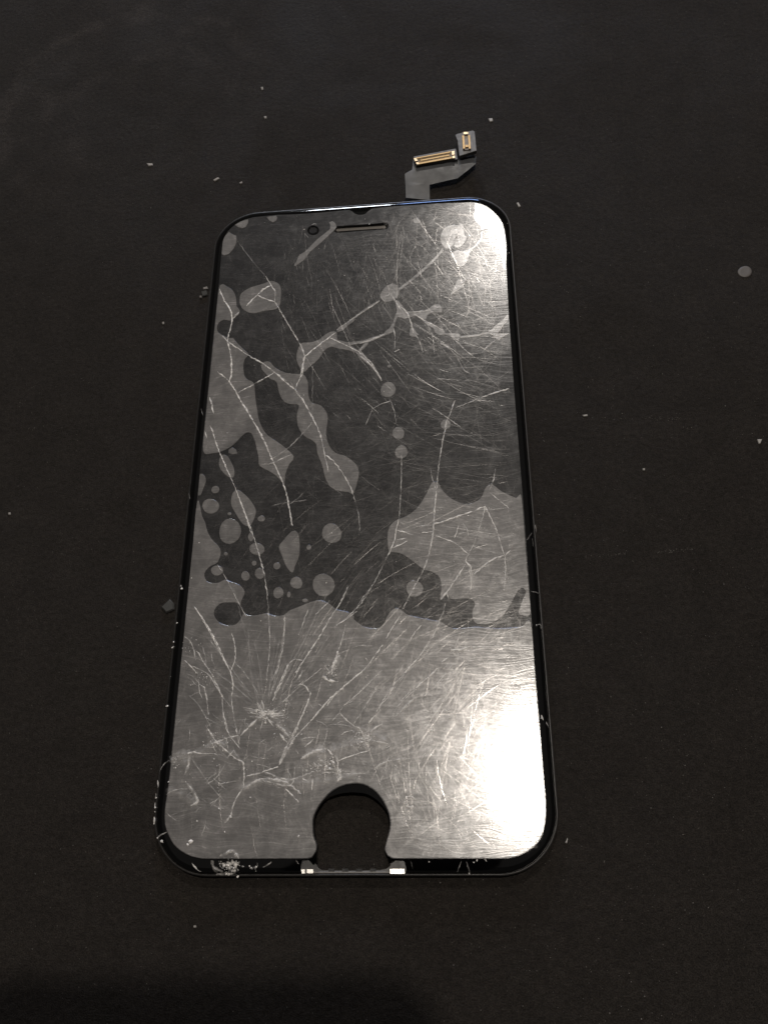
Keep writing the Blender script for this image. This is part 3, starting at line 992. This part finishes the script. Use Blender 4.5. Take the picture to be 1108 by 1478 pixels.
cr('B', [(175, 825), (205, 900), (220, 985)], .28, 1.3)
cr('B', [(75, 895), (130, 865), (190, 845)], .4, 1.4)
cr('B', [(75, 895), (30, 1000)], .3, 1.3)
cr('B', [(590, 362), (640, 440)], .4, 1.4)
cr('B', [(560, 192), (630, 120), (690, 75)], .75, 2.4)
cr('B', [(905, 330), (870, 390), (840, 432)], .75, 2.2)
cr('B', [(0, 490), (60, 470), (140, 440)], .45, 2)
cr('F', [(470, 155), (500, 120), (540, 60), (565, 20)], .5, 1.6)
cr('F', [(130, 80), (75, 160), (20, 245)], .3, 1.4)
cr('F', [(495, 170), (470, 260), (430, 350)], .4, 1.5)
cr('F', [(430, 810), (400, 900), (360, 990)], .4, 1.8)
cr('F', [(610, 0), (622, 60), (618, 110)], .6, 1.7)
# chipped line across the bottom left rim
cr('L', [(240, 372), (180, 400), (120, 440)], .5, 2)
cr('L', [(160, 462), (192, 492)], .9, 2.6)
cr('L', [(495, 705), (545, 770), (595, 800)], .5, 2.4)
cr('G', [(125, 775), (95, 800), (72, 835)], .4, 1.8)
for p, s_, w_ in (([(228, 1126), (228.2, 1137)], 1, 2.4), ([(225.4, 1145), (225, 1152)], .8, 2), ([(224.2, 1158), (223.8, 1165)], .9, 2.2), ([(223, 1179), (222.8, 1190)], 1, 3.4),  # left rim dashes: glints of the chipped edge, painted as pale ridges
                  ([(760.2, 779.7), (767.4, 768.2)], .25, 1.6), ([(767.5, 776.8), (769.2, 788.4)], .35, 1.6), ([(771.8, 757.3), (774.3, 768.9)], .4, 1.8), ([(781, 1032), (783.4, 1039.6)], 1, 4.4), ([(787.5, 1042), (794, 1053)], .35, 2.2),
                  ([(765.7, 853.2), (777.3, 856.1)], .4, 1.5), ([(772.9, 903.8), (778.7, 900.9), (780, 908)], .4, 1.7), ([(592.5, 1241.7), (595.2, 1254.3)], .12, 1.6), ([(665.6, 1242.6), (659.3, 1259.7)], .25, 1.6), ([(672.8, 1243.5), (678.2, 1261.5)], .3, 1.7),
                  ([(699, 1236.2), (701.7, 1243.5)], .9, 3), ([(450, 324.5), (455.5, 322.8), (457.5, 325)], .5, 2.2), ([(440, 337), (444.8, 343)], .4, 1.6), ([(290, 590), (293.5, 600)], .4, 1.4), ([(272.5, 712), (274.5, 720)], .4, 1.8),  # includes two pale arcs painting the highlights on the front camera's rim
                  ([(427, 1242), (431, 1247)], .8, 2.2), ([(380, 1252), (392, 1244)], .6, 2.6), ([(371, 1246), (372, 1250)], .7, 2), ([(320, 1236), (335, 1228), (345, 1240)], .5, 6), ([(322, 1250), (336, 1246), (347, 1250)], .5, 7), ([(306, 1242), (310, 1254), (322, 1258)], .3, 7),
                  ([(312, 1262), (340, 1260)], .25, 5), ([(755, 1232), (770, 1222), (782, 1206)], .12, 7)):  # first entry paints a grey reflection on the bottom rim
    CRACKS_AND_GLINTS.append((p, s_, w_))
# frosted bands of crushed glass
for p, s_, w_ in (([(255, 1088), (290, 1086), (315, 1072), (345, 1096)], .16, 13), ([(345, 1140), (380, 1128), (425, 1130), (470, 1128), (515, 1118)], .16, 14), ([(440, 1090), (480, 1084), (520, 1072), (560, 1070)], .18, 22), ([(352, 1056), (368, 1043), (386, 1030)], .14, 10),
                  ([(400, 1042), (418, 1058), (424, 1066)], .16, 9), ([(520, 1050), (545, 1064), (560, 1072)], .2, 20), ([(240, 1140), (270, 1150), (285, 1165)], .13, 16), ([(245, 1100), (262, 1092), (270, 1110)], .14, 16), ([(490, 945), (482, 965), (474, 972)], .3, 9), ([(655, 937), (662, 955), (640, 965)], .14, 14)):
    CRACKS_AND_GLINTS.append((p, s_, w_))
# the fine web round the impacts: short straight cracks that branch
def WEB_OK(p):
    c = False
    for i in range(len(film_px)):
        (xi, yi), (xj, yj) = film_px[i], film_px[i - 1]
        if (yi > p[1]) != (yj > p[1]) and p[0] < (xj - xi) * (p[1] - yi) / (yj - yi) + xi:
            c = not c
    return c


def web(x, y, a, L, s_, gen):
    q = [(x, y)]
    k = random.randint(2, 4)
    for _ in range(k):
        x += math.cos(a) * L / k
        y -= math.sin(a) * L / k
        q.append((x, y))
        a += random.uniform(-.35, .35)
    if not all(WEB_OK(p) for p in q):
        return
    CRACKS_AND_GLINTS.append((q, s_, random.uniform(.9, 1.5)))
    if gen > 0:
        web(q[1][0], q[1][1], a + random.choice((-1, 1)) * random.uniform(.5, 1.2), L * .6, s_ * .8, gen - 1)


for (x, y, sx, sy, n_) in ((330, 1075, 70, 50, 24), (300, 1130, 50, 40, 14), (400, 1100, 50, 40, 10), (490, 1085, 60, 35, 20), (545, 1055, 30, 25, 9), (290, 985, 30, 40, 8), (450, 1005, 50, 40, 8), (650, 960, 40, 30, 6), (680, 790, 40, 40, 5)):
    for _ in range(n_):
        web(random.gauss(x, sx * .6), random.gauss(y, sy * .6), random.uniform(0, 6.28), random.uniform(9, 30), random.uniform(.2, .65), 1)
# crown of the main impact
c0 = z('G', [(612, 545)])[0]
for i in range(26):
    a = math.radians(random.choice((random.uniform(35, 150), random.uniform(20, 75))))
    r0, r1 = random.uniform(12, 40), random.uniform(70, 200)
    b = a + random.uniform(-.06, .06)
    CRACKS_AND_GLINTS.append(([(384 + r0 * math.cos(a), 1030 - r0 * math.sin(a)), (384 + (r0 + r1) / 2 * math.cos((a + b) / 2) + random.uniform(-2, 2), 1030 - (r0 + r1) / 2 * math.sin((a + b) / 2)),
                    (384 + r1 * math.cos(b), 1030 - r1 * math.sin(b))], random.uniform(.1, .3), random.uniform(1.1, 1.6)))
for i in range(44):
    a = random.uniform(0, 2 * math.pi)
    r0 = random.uniform(0, 9)
    r1 = r0 + random.uniform(5, 21)
    b = a + random.uniform(-.35, .35)
    CRACKS_AND_GLINTS.append(([(c0[0] + r0 * 1.2 * math.cos(a), c0[1] + r0 * math.sin(a)),
                    (c0[0] + (r0 + r1) / 2 * 1.2 * math.cos((a + b) / 2), c0[1] + (r0 + r1) / 2 * math.sin((a + b) / 2)),
                    (c0[0] + r1 * 1.2 * math.cos(b), c0[1] + r1 * math.sin(b))], random.uniform(.3, .85), random.uniform(1.4, 3)))


def z_glass(x, y):
    """height of the uncovered glass rim"""
    x, y = abs(x) + GI, abs(y) + GI
    qx, qy = abs(x) - (PW / 2 - 0.98), abs(y) - (PH / 2 - 0.98)
    if qx > 0 and qy > 0:
        d = 0.98 - math.hypot(qx, qy)
    else:
        d = min(PW / 2 - abs(x), PH / 2 - abs(y))
    for (d0, h0), (d1, h1) in zip(prof[4:], prof[5:]):
        if d0 <= d <= d1:
            return h0 + (h1 - h0) * (d - d0) / (d1 - d0)
    return ZG if d > 0.2 else 0.171


def ridge(bm, lay, pts, wd, s, zfun, jit=0.7, hgt=0.35, step=2.2):
    """irregular raised hairline through pixel points"""
    p = smooth(pts, False, step)
    if len(p) < 2:
        return
    seed = Vector((random.random() * 99, random.random() * 99, 0))
    rows = []
    n = len(p)
    for i, q in enumerate(p):
        a, b = p[max(i - 1, 0)], p[min(i + 1, n - 1)]
        dx, dy = b[0] - a[0], b[1] - a[1]
        L = math.hypot(dx, dy) or 1
        nx, ny = -dy / L, dx / L
        nz = noise.noise(seed + Vector((i * 0.8, 0, 0)))
        nw = noise.noise(seed + Vector((i * 0.4, 7, 0)))
        taper = min(1, (i + 0.6) / 3, (n - i - 0.4) / 3)
        hw = wd * 0.5 * max(0.25, 0.85 + 0.9 * nw) * max(0.3, taper)
        ox, oy = q[0] + nx * jit * 1.6 * nz, q[1] + ny * jit * 1.6 * nz
        den = max(0.02, min(1, s * (1.0 + 1.15 * noise.noise(seed + Vector((i * 0.3, 3, 0))))))
        row = []
        for k, hh in ((-1, 0), (0, 1), (1, 0)):
            v = U(ox + nx * hw * k, oy + ny * hw * k, ZC)
            zb = zfun(v.x, v.y)
            v = U(ox + nx * hw * k, oy + ny * hw * k, zb)
            r_ = bm.verts.new((v.x, v.y, zb + hh * hw * 0.0117 * hgt))
            r_[lay] = den * (1.0 if k == 0 else 0.4)
            row.append(r_)
        rows.append(row)
    for a, b in zip(rows, rows[1:]):
        for k in (0, 1):
            bm.faces.new((a[k], a[k + 1], b[k + 1], b[k]))


film_poly = film_loop


def inside(x, y, poly):
    c = False
    n = len(poly)
    j = n - 1
    for i in range(n):
        xi, yi = poly[i]
        xj, yj = poly[j]
        if (yi > y) != (yj > y) and x < (xj - xi) * (y - yi) / (yj - yi) + xi:
            c = not c
        j = i
    return c


def z_top(x, y):
    return ZC if inside(x, y, film_poly) else z_glass(x, y) + 0.002


for pts, s, wd in CRACKS_AND_GLINTS:
    bm = bmesh.new()
    lay = bm.verts.layers.float.new('fracture')
    ridge(bm, lay, pts, wd, s, z_top)
    me = mesh_of(bm, 'crack_or_glint')
    link('crack_or_glint', me, M_CRACK, glass)

# crushed grains: the finest splinters round the impacts, past counting
bm = bmesh.new()
lay = bm.verts.layers.float.new('fracture')


def grain(px, py, r, s=1.0, lift=0.0):
    v = U(px, py, ZC)
    zb = z_top(v.x, v.y) + lift
    v = U(px, py, zb)
    r *= 0.0117
    n = random.randint(3, 5)
    a0 = random.random() * 6
    st = random.uniform(0.5, 1.0)
    ra = random.random() * 3.14
    ring_ = []
    for i in range(n):
        a = a0 + 2 * math.pi * i / n
        x, y = r * math.cos(a) * random.uniform(.7, 1.2), r * st * math.sin(a) * random.uniform(.7, 1.2)
        q = bm.verts.new((v.x + x * math.cos(ra) - y * math.sin(ra), v.y + x * math.sin(ra) + y * math.cos(ra), zb))
        q[lay] = s
        ring_.append(q)
    t = bm.verts.new((v.x + r * .3 * random.uniform(-1, 1), v.y + r * .3 * random.uniform(-1, 1), zb + r * random.uniform(.3, .8)))
    t[lay] = s
    for i in range(n):
        bm.faces.new((ring_[i], ring_[(i + 1) % n], t))


for (f, x, y, sx, sy, k, r0, r1) in (('G', 612, 545, 34, 26, 110, .6, 1.8), ('G', 360, 690, 60, 40, 50, .5, 1.5), ('N', 740, 440, 90, 60, 70, .5, 1.5), ('N', 430, 630, 130, 60, 45, .8, 2.6), ('N', 740, 440, 70, 45, 22, .8, 2.3), ('G', 760, 640, 60, 50, 14, .7, 2.0), ('N', 430, 630, 120, 60, 60, .5, 1.7), ('P', 395, 430, 40, 60, 40, .6, 1.6),
                                     ('R', 520, 290, 70, 30, 50, .5, 1.4), ('L', 910, 730, 80, 75, 75, .7, 3.0), ('G', 230, 200, 40, 40, 25, .5, 1.3), ('G', 290, 350, 60, 40, 35, .5, 1.3), ('G', 150, 800, 40, 60, 30, .5, 1.6),
                                     ('D', 825, 880, 20, 60, 20, .5, 1.3), ('K', 700, 250, 60, 60, 30, .5, 1.4), ('K', 570, 350, 40, 40, 20, .5, 1.3), ('B', 840, 440, 50, 30, 20, .5, 1.2), ('L', 1160, 770, 30, 30, 8, .8, 2),
                                     ('G', 700, 500, 60, 60, 40, .4, 1.2), ('G', 560, 700, 250, 250, 110, .35, 1.0), ('F', 600, 900, 300, 250, 110, .35, 1.0), ('D', 600, 800, 280, 250, 60, .35, .9), ('S', 480, 480, 150, 150, 90, .3, .8)):
    for _ in range(k):
        q = z(f, [(random.gauss(x, sx * .6), random.gauss(y, sy * .6))])[0]
        v = U(q[0], q[1], ZC)
        if inside(v.x, v.y, film_poly) or f == 'L':
            grain(q[0], q[1], random.uniform(r0, r1), random.uniform(.15, .75) if f == 'L' else random.uniform(.4, 1.0))
# single sparks that the photograph shows
for f, x, y, r in (('G', 595, 58, 1.3), ('G', 790, 128, 1.3), ('G', 452, 385, 1.6), ('G', 665, 640, 1.6), ('G', 832, 527, 1.4), ('G', 505, 795, 1.9), ('G', 680, 811, 1.8), ('G', 222, 742, 1.9), ('G', 325, 622, 1.7), ('G', 262, 327, 1.7),
                   ('G', 541, 968, 1.5), ('C', 320, 325, 1.9), ('C', 500, 665, 2.0), ('C', 240, 512, 1.3), ('C', 147, 497, 1.6), ('C', 210, 665, 1.6), ('C', 228, 703, 1.9), ('C', 695, 68, 2.3), ('C', 640, 258, 2.2), ('C', 250, 207, 2.3),
                   ('E', 220, 242, 1.7), ('E', 178, 437, 1.4), ('E', 920, 463, 1.4), ('E', 950, 188, 1.2), ('E', 345, 1090, 1.8), ('D', 303, 988, 1.4), ('D', 768, 955, 1.7), ('D', 818, 995, 1.6), ('D', 770, 645, 1.9), ('D', 615, 570, 1.3),
                   ('F', 820, 375, 1.8), ('F', 497, 712, 1.8), ('F', 516, 747, 1.6), ('F', 425, 812, 1.9), ('B', 612, 773, 1.4), ('J', 272, 354, 1.5), ('J', 920, 301, 1.4), ('L', 485, 480, 3.6), ('L', 450, 510, 2.4), ('L', 845, 372, 1.8), ('L', 905, 210, 2.4), ('L', 785, 125, 2),  # includes a pale dot painted as a highlight on the front camera
                   ('H', 560, 0, 1), ('H', 55, 640, 2.6), ('H', 835, 548, 1.5), ('L', 550, 255, 1.4), ('G', 370, 805, 1.2), ('T', 388, 542, 1.2), ('T', 612, 432, 1.5), ('T', 455, 443, 1.2), ('T', 565, 775, 1.8)):
    q = z(f, [(x, y)])[0]
    grain(q[0], q[1], r, 1.0, 0.001)
# little C-shaped ring beside the opening
for i in range(14):
    a = math.radians(40 + i * 20)
    q = z('H', [(862 + 34 * math.cos(a), 388 - 40 * math.sin(a))])[0]
    for _ in range(2):
        grain(q[0] + random.uniform(-.5, .5), q[1] + random.uniform(-.5, .5), random.uniform(1.2, 1.9), 1)
# sparkling nicks along the rim of the glass
for f, x, y, r in (('L', 97, 258, 3.4), ('L', 97, 235, 2.0), ('L', 104, 115, 1.8), ('L', 115, 10, 1.8), ('L', 103, 160, 1.4), ('G', 163, 68, 2.2), ('G', 145, 165, 1.4), ('G', 145, 190, 1.3), ('G', 112, 497, 2.4), ('G', 130, 345, 1.2), ('E', 120, 480, 2.0), ('E', 124, 495, 2.6),
                   ('E', 97, 685, 1.8), ('E', 80, 790, 1.4), ('E', 72, 820, 1.4), ('R', 1075, 110, 1.3), ('F', 972, 750, 2.2), ('K', 965, 470, 1.3), ('K', 953, 235, 1.2), ('L', 985, 850, 2.2), ('S', 683.5, 1245, 1.4), ('S', 700, 1240, 2.2), ('S', 688, 1241.5, 1.8), ('S', 619, 1244, 1.6),
                   ('S', 677, 1261, 1.4), ('L', 178, 475, 2.6), ('L', 128, 440, 1.6), ('L', 840, 735, 2), ('L', 885, 733, 2.2), ('L', 940, 762, 2.4), ('L', 862, 820, 2), ('L', 1110, 740, 1.6)):
    q = z(f, [(x, y)])[0]
    grain(q[0], q[1], r, 1.0, 0.001)
g = link('glass_splinter', mesh_of(bm, 'glass_splinter'), M_CRACK, glass)
tag(g, kind='stuff')

# hairline scratches in the film
slot_c = U(521, 328, ZG)
bm = bmesh.new()
lay = bm.verts.layers.float.new('fracture')
xs = [p[0] for p in film_loop]
ys = [p[1] for p in film_loop]
cnt = 0
while cnt < 15000:
    x, y = random.uniform(min(xs), max(xs)), random.uniform(min(ys), max(ys))
    a = random.uniform(0, math.pi)
    L = random.choice((0.2, 0.35, 0.6, 0.9, 1.5)) * random.uniform(.7, 1.4)
    k = random.uniform(-.35, .35)
    hw = random.uniform(0.0008, 0.0019)
    slope = 0.004 + 0.22 * random.random() ** 2.0
    vis = random.choice((1, 1, 1, 2)) * random.uniform(0.035, 0.15) * (0.045 / max(slope, 0.045)) ** 1.35
    n = 5
    rows = []
    ok = True
    cx_, cy_, aa = x, y, a
    for i in range(n):
        if not inside(cx_, cy_, film_loop) or math.hypot(cx_ - cc.x, cy_ - cc.y) < 0.15 or (abs(cx_ - slot_c.x) < 0.5 and abs(cy_ - slot_c.y) < 0.1):
            ok = False
            break
        nx, ny = -math.sin(aa), math.cos(aa)
        t = 0.25 if i in (0, n - 1) else 1
        rows.append([(cx_ + nx * hw * t * j, cy_ + ny * hw * t * j, ZP + 0.0012 + (slope * hw * t if j == 0 else 0)) for j in (-1, 0, 1)])
        cx_ += math.cos(aa) * L / (n - 1)
        cy_ += math.sin(aa) * L / (n - 1)
        aa += k / n
    if not ok:
        continue
    cnt += 1
    vv = [[bm.verts.new(q) for q in r_] for r_ in rows]
    for i, r_ in enumerate(vv):
        for q in r_:
            q[lay] = vis * (0.35 if i in (0, n - 1) else 1)
    for p, q in zip(vv, vv[1:]):
        for j in (0, 1):
            bm.faces.new((p[j], p[j + 1], q[j + 1], q[j]))
sc = link('scratch', mesh_of(bm, 'scratch'), M_SCRATCH, film)
tag(sc, kind='stuff')

# ------------------------------------------------------------------ ribbon cable with its connectors
FLEX = z('V', [(190, 865), (186, 740), (179, 612), (215, 585), (255, 558), (262, 500), (268, 440), (300, 420), (730, 345), (742, 440), (765, 412), (935, 378), (932, 460),
               (850, 540), (740, 640), (600, 676), (440, 712), (441, 800), (442, 868)])


def zflex(py):
    t = max(0, min(1, (290 - py) / 60))
    return 0.10 + 0.13 * t * t * (3 - 2 * t)


bm = bmesh.new()
fl = densify(FLEX, 5)
fl = fl[:]
pts3 = [U(p[0], p[1], zflex(p[1])) for p in fl]
fx = [(v.x, v.y) for v in pts3]
# run the tail of the ribbon under the glass
tri_loop = fx
slab(bm, [tri_loop], 0, 0.012)
bmesh.ops.subdivide_edges(bm, edges=[e for e in bm.edges if e.calc_length() > 0.12], cuts=2, use_grid_fill=False)
bmesh.ops.triangulate(bm, faces=bm.faces)
for v in bm.verts:
    # height follows the distance from the panel
    t = max(0, min(1, (v.co.y - 6.95) / 1.0))
    v.co.z += 0.10 + 0.13 * t * t * (3 - 2 * t) - 0.05 * max(0, v.co.x - 1.1) + 0.018 * math.sin(v.co.x * 4.2 + v.co.y * 1.5)
flex = link('flex_cable', mesh_of(bm, 'flex_cable', 50), M_FLEX, D)
x0, x1 = U(585.5, 288, 0.1).x, U(619.8, 288, 0.1).x
bm = bmesh.new()
loft(bm, [[(x0, 6.90, zz), (x1, 6.90, zz), (x1, 7.03, zz), (x0, 7.03, zz)] for zz in (0.085, 0.104)])
link('flex_tail', mesh_of(bm, 'flex_tail'), M_FLEX, flex)


def quad_block(name, px, z0, z1, mat, parent, inset=0.0):
    bm = bmesh.new()
    c = [U(p[0], p[1], z1) for p in px]
    loop_ = [(v.x, v.y) for v in c]
    if area2(loop_) < 0:
        loop_.reverse()
    mx_, my_ = sum(p[0] for p in loop_) / len(loop_), sum(p[1] for p in loop_) / len(loop_)
    rings_ = [[(x, y, z0) for x, y in loop_], [(x, y, z1 - 0.006) for x, y in loop_],
              [(x + (mx_ - x) * .03, y + (my_ - y) * .03, z1) for x, y in loop_]]
    loft(bm, rings_)
    return link(name, mesh_of(bm, name), mat, parent)


def along(px, u, v):
    """point in a pixel quad: a top-left, b top-right, c bottom-right, d bottom-left"""
    a, b, c, d = px
    t = (a[0] + (b[0] - a[0]) * u, a[1] + (b[1] - a[1]) * u)
    w_ = (d[0] + (c[0] - d[0]) * u, d[1] + (c[1] - d[1]) * u)
    return (t[0] + (w_[0] - t[0]) * v, t[1] + (w_[1] - t[1]) * v)


def sub(px, u0, v0, u1, v1):
    return [along(px, u0, v0), along(px, u1, v0), along(px, u1, v1), along(px, u0, v1)]


Z1 = 0.27
st1 = z('V', [(268, 412), (724, 326), (742, 440), (300, 505)])
quad_block('stiffener', st1, 0.2, Z1, M_STIFF, flex)
con_px = z('V', [(268, 428), (705, 348), (712, 425), (305, 498)])
con = quad_block('connector', con_px, Z1 - 0.02, Z1 + 0.028, M_HOUSING, flex)
quad_block('gold_rail', sub(con_px, .06, .02, .92, .16), Z1 + .02, Z1 + .05, M_GOLD, con)
quad_block('gold_rail', sub(con_px, .06, .80, .92, 1.0), Z1 + .02, Z1 + .05, M_GOLD, con)
quad_block('gold_rail', sub(con_px, .12, .42, .88, .58), Z1 + .02, Z1 + .045, M_GOLD, con)
for u0, u1, v0, v1 in ((.0, .07, .05, .5), (.0, .07, .7, .98), (.93, 1.0, .05, .55), (.93, 1.0, .7, 1.0)):
    quad_block('gold_post', sub(con_px, u0, v0, u1, v1), Z1 + .02, Z1 + .06, M_PALE, con)
for k in range(24):
    u = .09 + .82 * k / 24
    for v0 in (.22, .64):
        quad_block('contact_pin', sub(con_px, u, v0, u + .010, v0 + .12), Z1 + .02, Z1 + .042, M_GOLD, con)
Z2 = 0.33
st2 = z('V', [(728, 172), (905, 132), (928, 352), (758, 406)])
tabo = quad_block('stiffener', st2, 0.24, Z2, M_STIFF, flex)
quad_block('side_tab', z('V', [(716, 180), (736, 176), (742, 250), (730, 220)]), Z2 - .06, Z2 + .004, M_STIFF, tabo)
quad_block('side_tab', z('V', [(892, 136), (920, 142), (940, 350), (912, 356)]), Z2 - .07, Z2 + .012, M_STIFF, tabo)
c2 = z('V', [(785, 152), (868, 150), (880, 338), (798, 345)])
con2 = quad_block('connector', c2, Z2 - .02, Z2 + .02, M_HOUSING, flex)
quad_block('gold_rail', sub(c2, .0, .18, .26, .92), Z2 + .01, Z2 + .045, M_GOLD, con2)
quad_block('gold_rail', sub(c2, .76, .18, 1.0, .95), Z2 + .01, Z2 + .045, M_GOLD, con2)
quad_block('gold_post', sub(c2, .2, .0, .8, .12), Z2 + .01, Z2 + .05, M_PALE, con2)
quad_block('gold_post', sub(c2, .32, .72, .72, .84), Z2 + .01, Z2 + .045, M_GOLD, con2)

# ------------------------------------------------------------------ things on the mat


def chip(name, px, h, mat_, label, cat, group=None):
    c = [U(p[0], p[1], h * 0.5) for p in px]
    o = Vector((sum(v.x for v in c) / len(c), sum(v.y for v in c) / len(c), 0))
    loop_ = [(v.x - o.x, v.y - o.y) for v in c]
    if area2(loop_) < 0:
        loop_.reverse()
    bm = bmesh.new()
    loft(bm, [[(x, y, 0.0) for x, y in loop_], [(x * 1.02, y * 1.02, h * .5) for x, y in loop_],
              [(x * .82 + random.uniform(-.05, .05) * h, y * .82, h * random.uniform(.75, 1.1)) for x, y in loop_]])
    bmesh.ops.triangulate(bm, faces=[f for f in bm.faces if len(f.verts) > 4])
    ob = link(name, mesh_of(bm, name), mat_)
    ob.location = o
    return tag(ob, label, cat, group)


chip('glass_shard', z('E', [(10, 598), (58, 552), (82, 580), (84, 610), (40, 630)]), 0.06, M_SHARD, 'clear glass chip lying on the mat beside the lower left edge of the screen', 'glass shard')
for k, (pts, lb) in enumerate(((z('X', [(25, 1075), (75, 1060), (85, 1085), (30, 1095)]), 'upper bright flake of crushed glass at the upper left edge of the screen'),
                               (z('S', [(290.5, 421), (299, 419), (300, 426), (292, 428)]), 'dark crumb of glass touching the upper left edge of the screen'),
                               (z('S', [(288, 427.5), (291.5, 427), (291.5, 430.5), (288.5, 430)]), 'smallest glass crumb below the dark crumb at the upper left edge of the screen'))):
    chip('glass_crumb', pts, 0.05, M_LINT if k != 1 else M_SHARD, lb, 'glass crumb', 'glass crumbs at the left edge of the screen')
drop = [U(p[0], p[1], 0.0) for p in ellipse(1074, 392.5, 10, 8.3, 24, 0.03)]
bm = bmesh.new()
dc = sum(drop, Vector()) / len(drop)
loft(bm, [[((v.x - dc.x) * s_, (v.y - dc.y) * s_, h) for v in drop] for s_, h in ((1, 0), (.97, .012), (.85, .02), (.55, .016), (.2, .015))], True, False)
dr = link('dried_droplet', mesh_of(bm, 'dried_droplet', 40), M_DROP)
dr.location = (dc.x, dc.y, 0)
tag(dr, 'round grey dried droplet on the mat near the right edge', 'droplet')
FL = [((704.5, 171), (710, 170.5), (711, 174.5), (706.5, 176), 'big white crumb on the mat above and right of the gold connectors'),
      ((744.8, 293), (747.5, 292), (751, 297.5), (748, 299), 'bright white flake beside the top right corner of the screen'),
      ((212, 235.5), (220, 235.8), (221, 238.5), (215, 239.8), 'white flat flake on the mat left of centre near the top, left of its twin'),
      ((308, 259.5), (315, 256), (317, 257.5), (310, 261.5), 'long white flake on the mat just above the top left corner of the screen'),
      ((1092, 634), (1099, 634), (1096, 640.5), (1094, 640), 'triangular white crumb near the right edge below the dried droplet'),
      ((815.2, 1216), (818.5, 1209), (819, 1211), (817.5, 1217.5), 'thin white fibre beside the bottom right corner of the screen'),
      ((381, 168), (384.5, 167.5), (384.8, 170.5), (382, 171), 'small white grain on the mat between the top edge and the earpiece'),
      ((376.5, 126), (379.5, 125.5), (380, 129), (377.5, 129.5), 'small white grain on the mat nearest the top, above the earpiece side'),
      ((345.5, 263.5), (349.5, 262), (350, 264), (347, 265.5), 'small white flake just right of the long one above the top left corner'),
      ((926.8, 676), (930, 676), (930, 678.8), (927, 678.8), 'white speck alone on the mat right of the middle of the screen'),
      ((12.5, 740), (15.5, 739.5), (15.8, 742.5), (13, 743), 'white speck close to the left edge of the picture halfway down'),
      ((840, 599), (847, 598), (847.5, 600.2), (842, 601), 'short white fibre on the mat right of the upper half of the screen'),
      ((234.3, 465), (237, 464.5), (237, 467.5), (234.6, 467.8), 'tiny white speck left of the upper half of the screen'),
      ((279.5, 1336), (283, 1335.5), (283.5, 1338.5), (280, 1339), 'white speck on the mat below the bottom left corner of the screen')]
for a, b, c, d, lb in FL:
    chip('white_flake', [a, b, c, d], 0.022, M_WHITE, lb, 'white flake', 'white flakes scattered on the mat')

# dust nobody could count
bm = bmesh.new()


def fleck(x, y, r, st):
    a = random.random() * 3.14
    vs = []
    n = random.randint(3, 5)
    for i in range(n):
        t = 2 * math.pi * i / n + random.uniform(-.3, .3)
        ex, ey = r * math.cos(t), r * st * math.sin(t)
        vs.append(bm.verts.new((x + ex * math.cos(a) - ey * math.sin(a), y + ex * math.sin(a) + ey * math.cos(a), 0.0015)))
    tp = bm.verts.new((x, y, 0.0015 + r * .5))
    for i in range(n):
        f = bm.faces.new((vs[i], vs[(i + 1) % n], tp))
        f.material_index = 1 if random.random() < 0.22 else 0


for _ in range(1500):
    px, py = random.uniform(-60, 1170), random.uniform(-60, 1540)
    if random.random() < .35:
        px = random.gauss(940, 120)
        py = random.uniform(300, 1478)
    v = U(px, py, 0)
    r = 0.0030 + 0.0065 * random.random() ** 3.5
    fleck(v.x, v.y, r, random.choice((.3, .6, .9, 1)))
for (xa, ya, xb, yb_, n) in ((845, 603, 985, 604, 14), (935, 604.5, 992, 604, 26), (812, 807, 905, 797, 22), (945, 797, 1002, 792, 46), (880, 801, 905, 799, 14), (803, 408, 822, 425, 12), (455, 232, 473, 238, 10), (40, 620, 70, 617, 8)):
    for _ in range(n):
        t = random.betavariate(1.4, 1.4) + random.gauss(0, .05)
        v = U(xa + (xb - xa) * t, ya + (yb_ - ya) * t + random.gauss(0, 1.3), 0)
        fleck(v.x, v.y, random.uniform(.003, .010), .5)
du = link('dust', mesh_of(bm, 'dust'), M_LINT)
du.data.materials.append(M_WHITE)
tag(du, kind='stuff')

# ------------------------------------------------------------------ the phone that takes the picture, lens at its upper right corner
bm = bmesh.new()
rr = [(x, y) for x, y in rrect(6.7, 13.8, 0.9)]
loft(bm, [[(x, y, zz) for x, y in rr] for zz in (0.12, 0.78)])
ph = link('held_phone', mesh_of(bm, 'held_phone'), M_BODY)
mo = cam.matrix_world @ Matrix.Translation((-2.35, -5.9, 0))
ph.matrix_world = mo
tag(ph, 'black phone held over the mat, taking the picture and casting a dark shadow', 'phone')
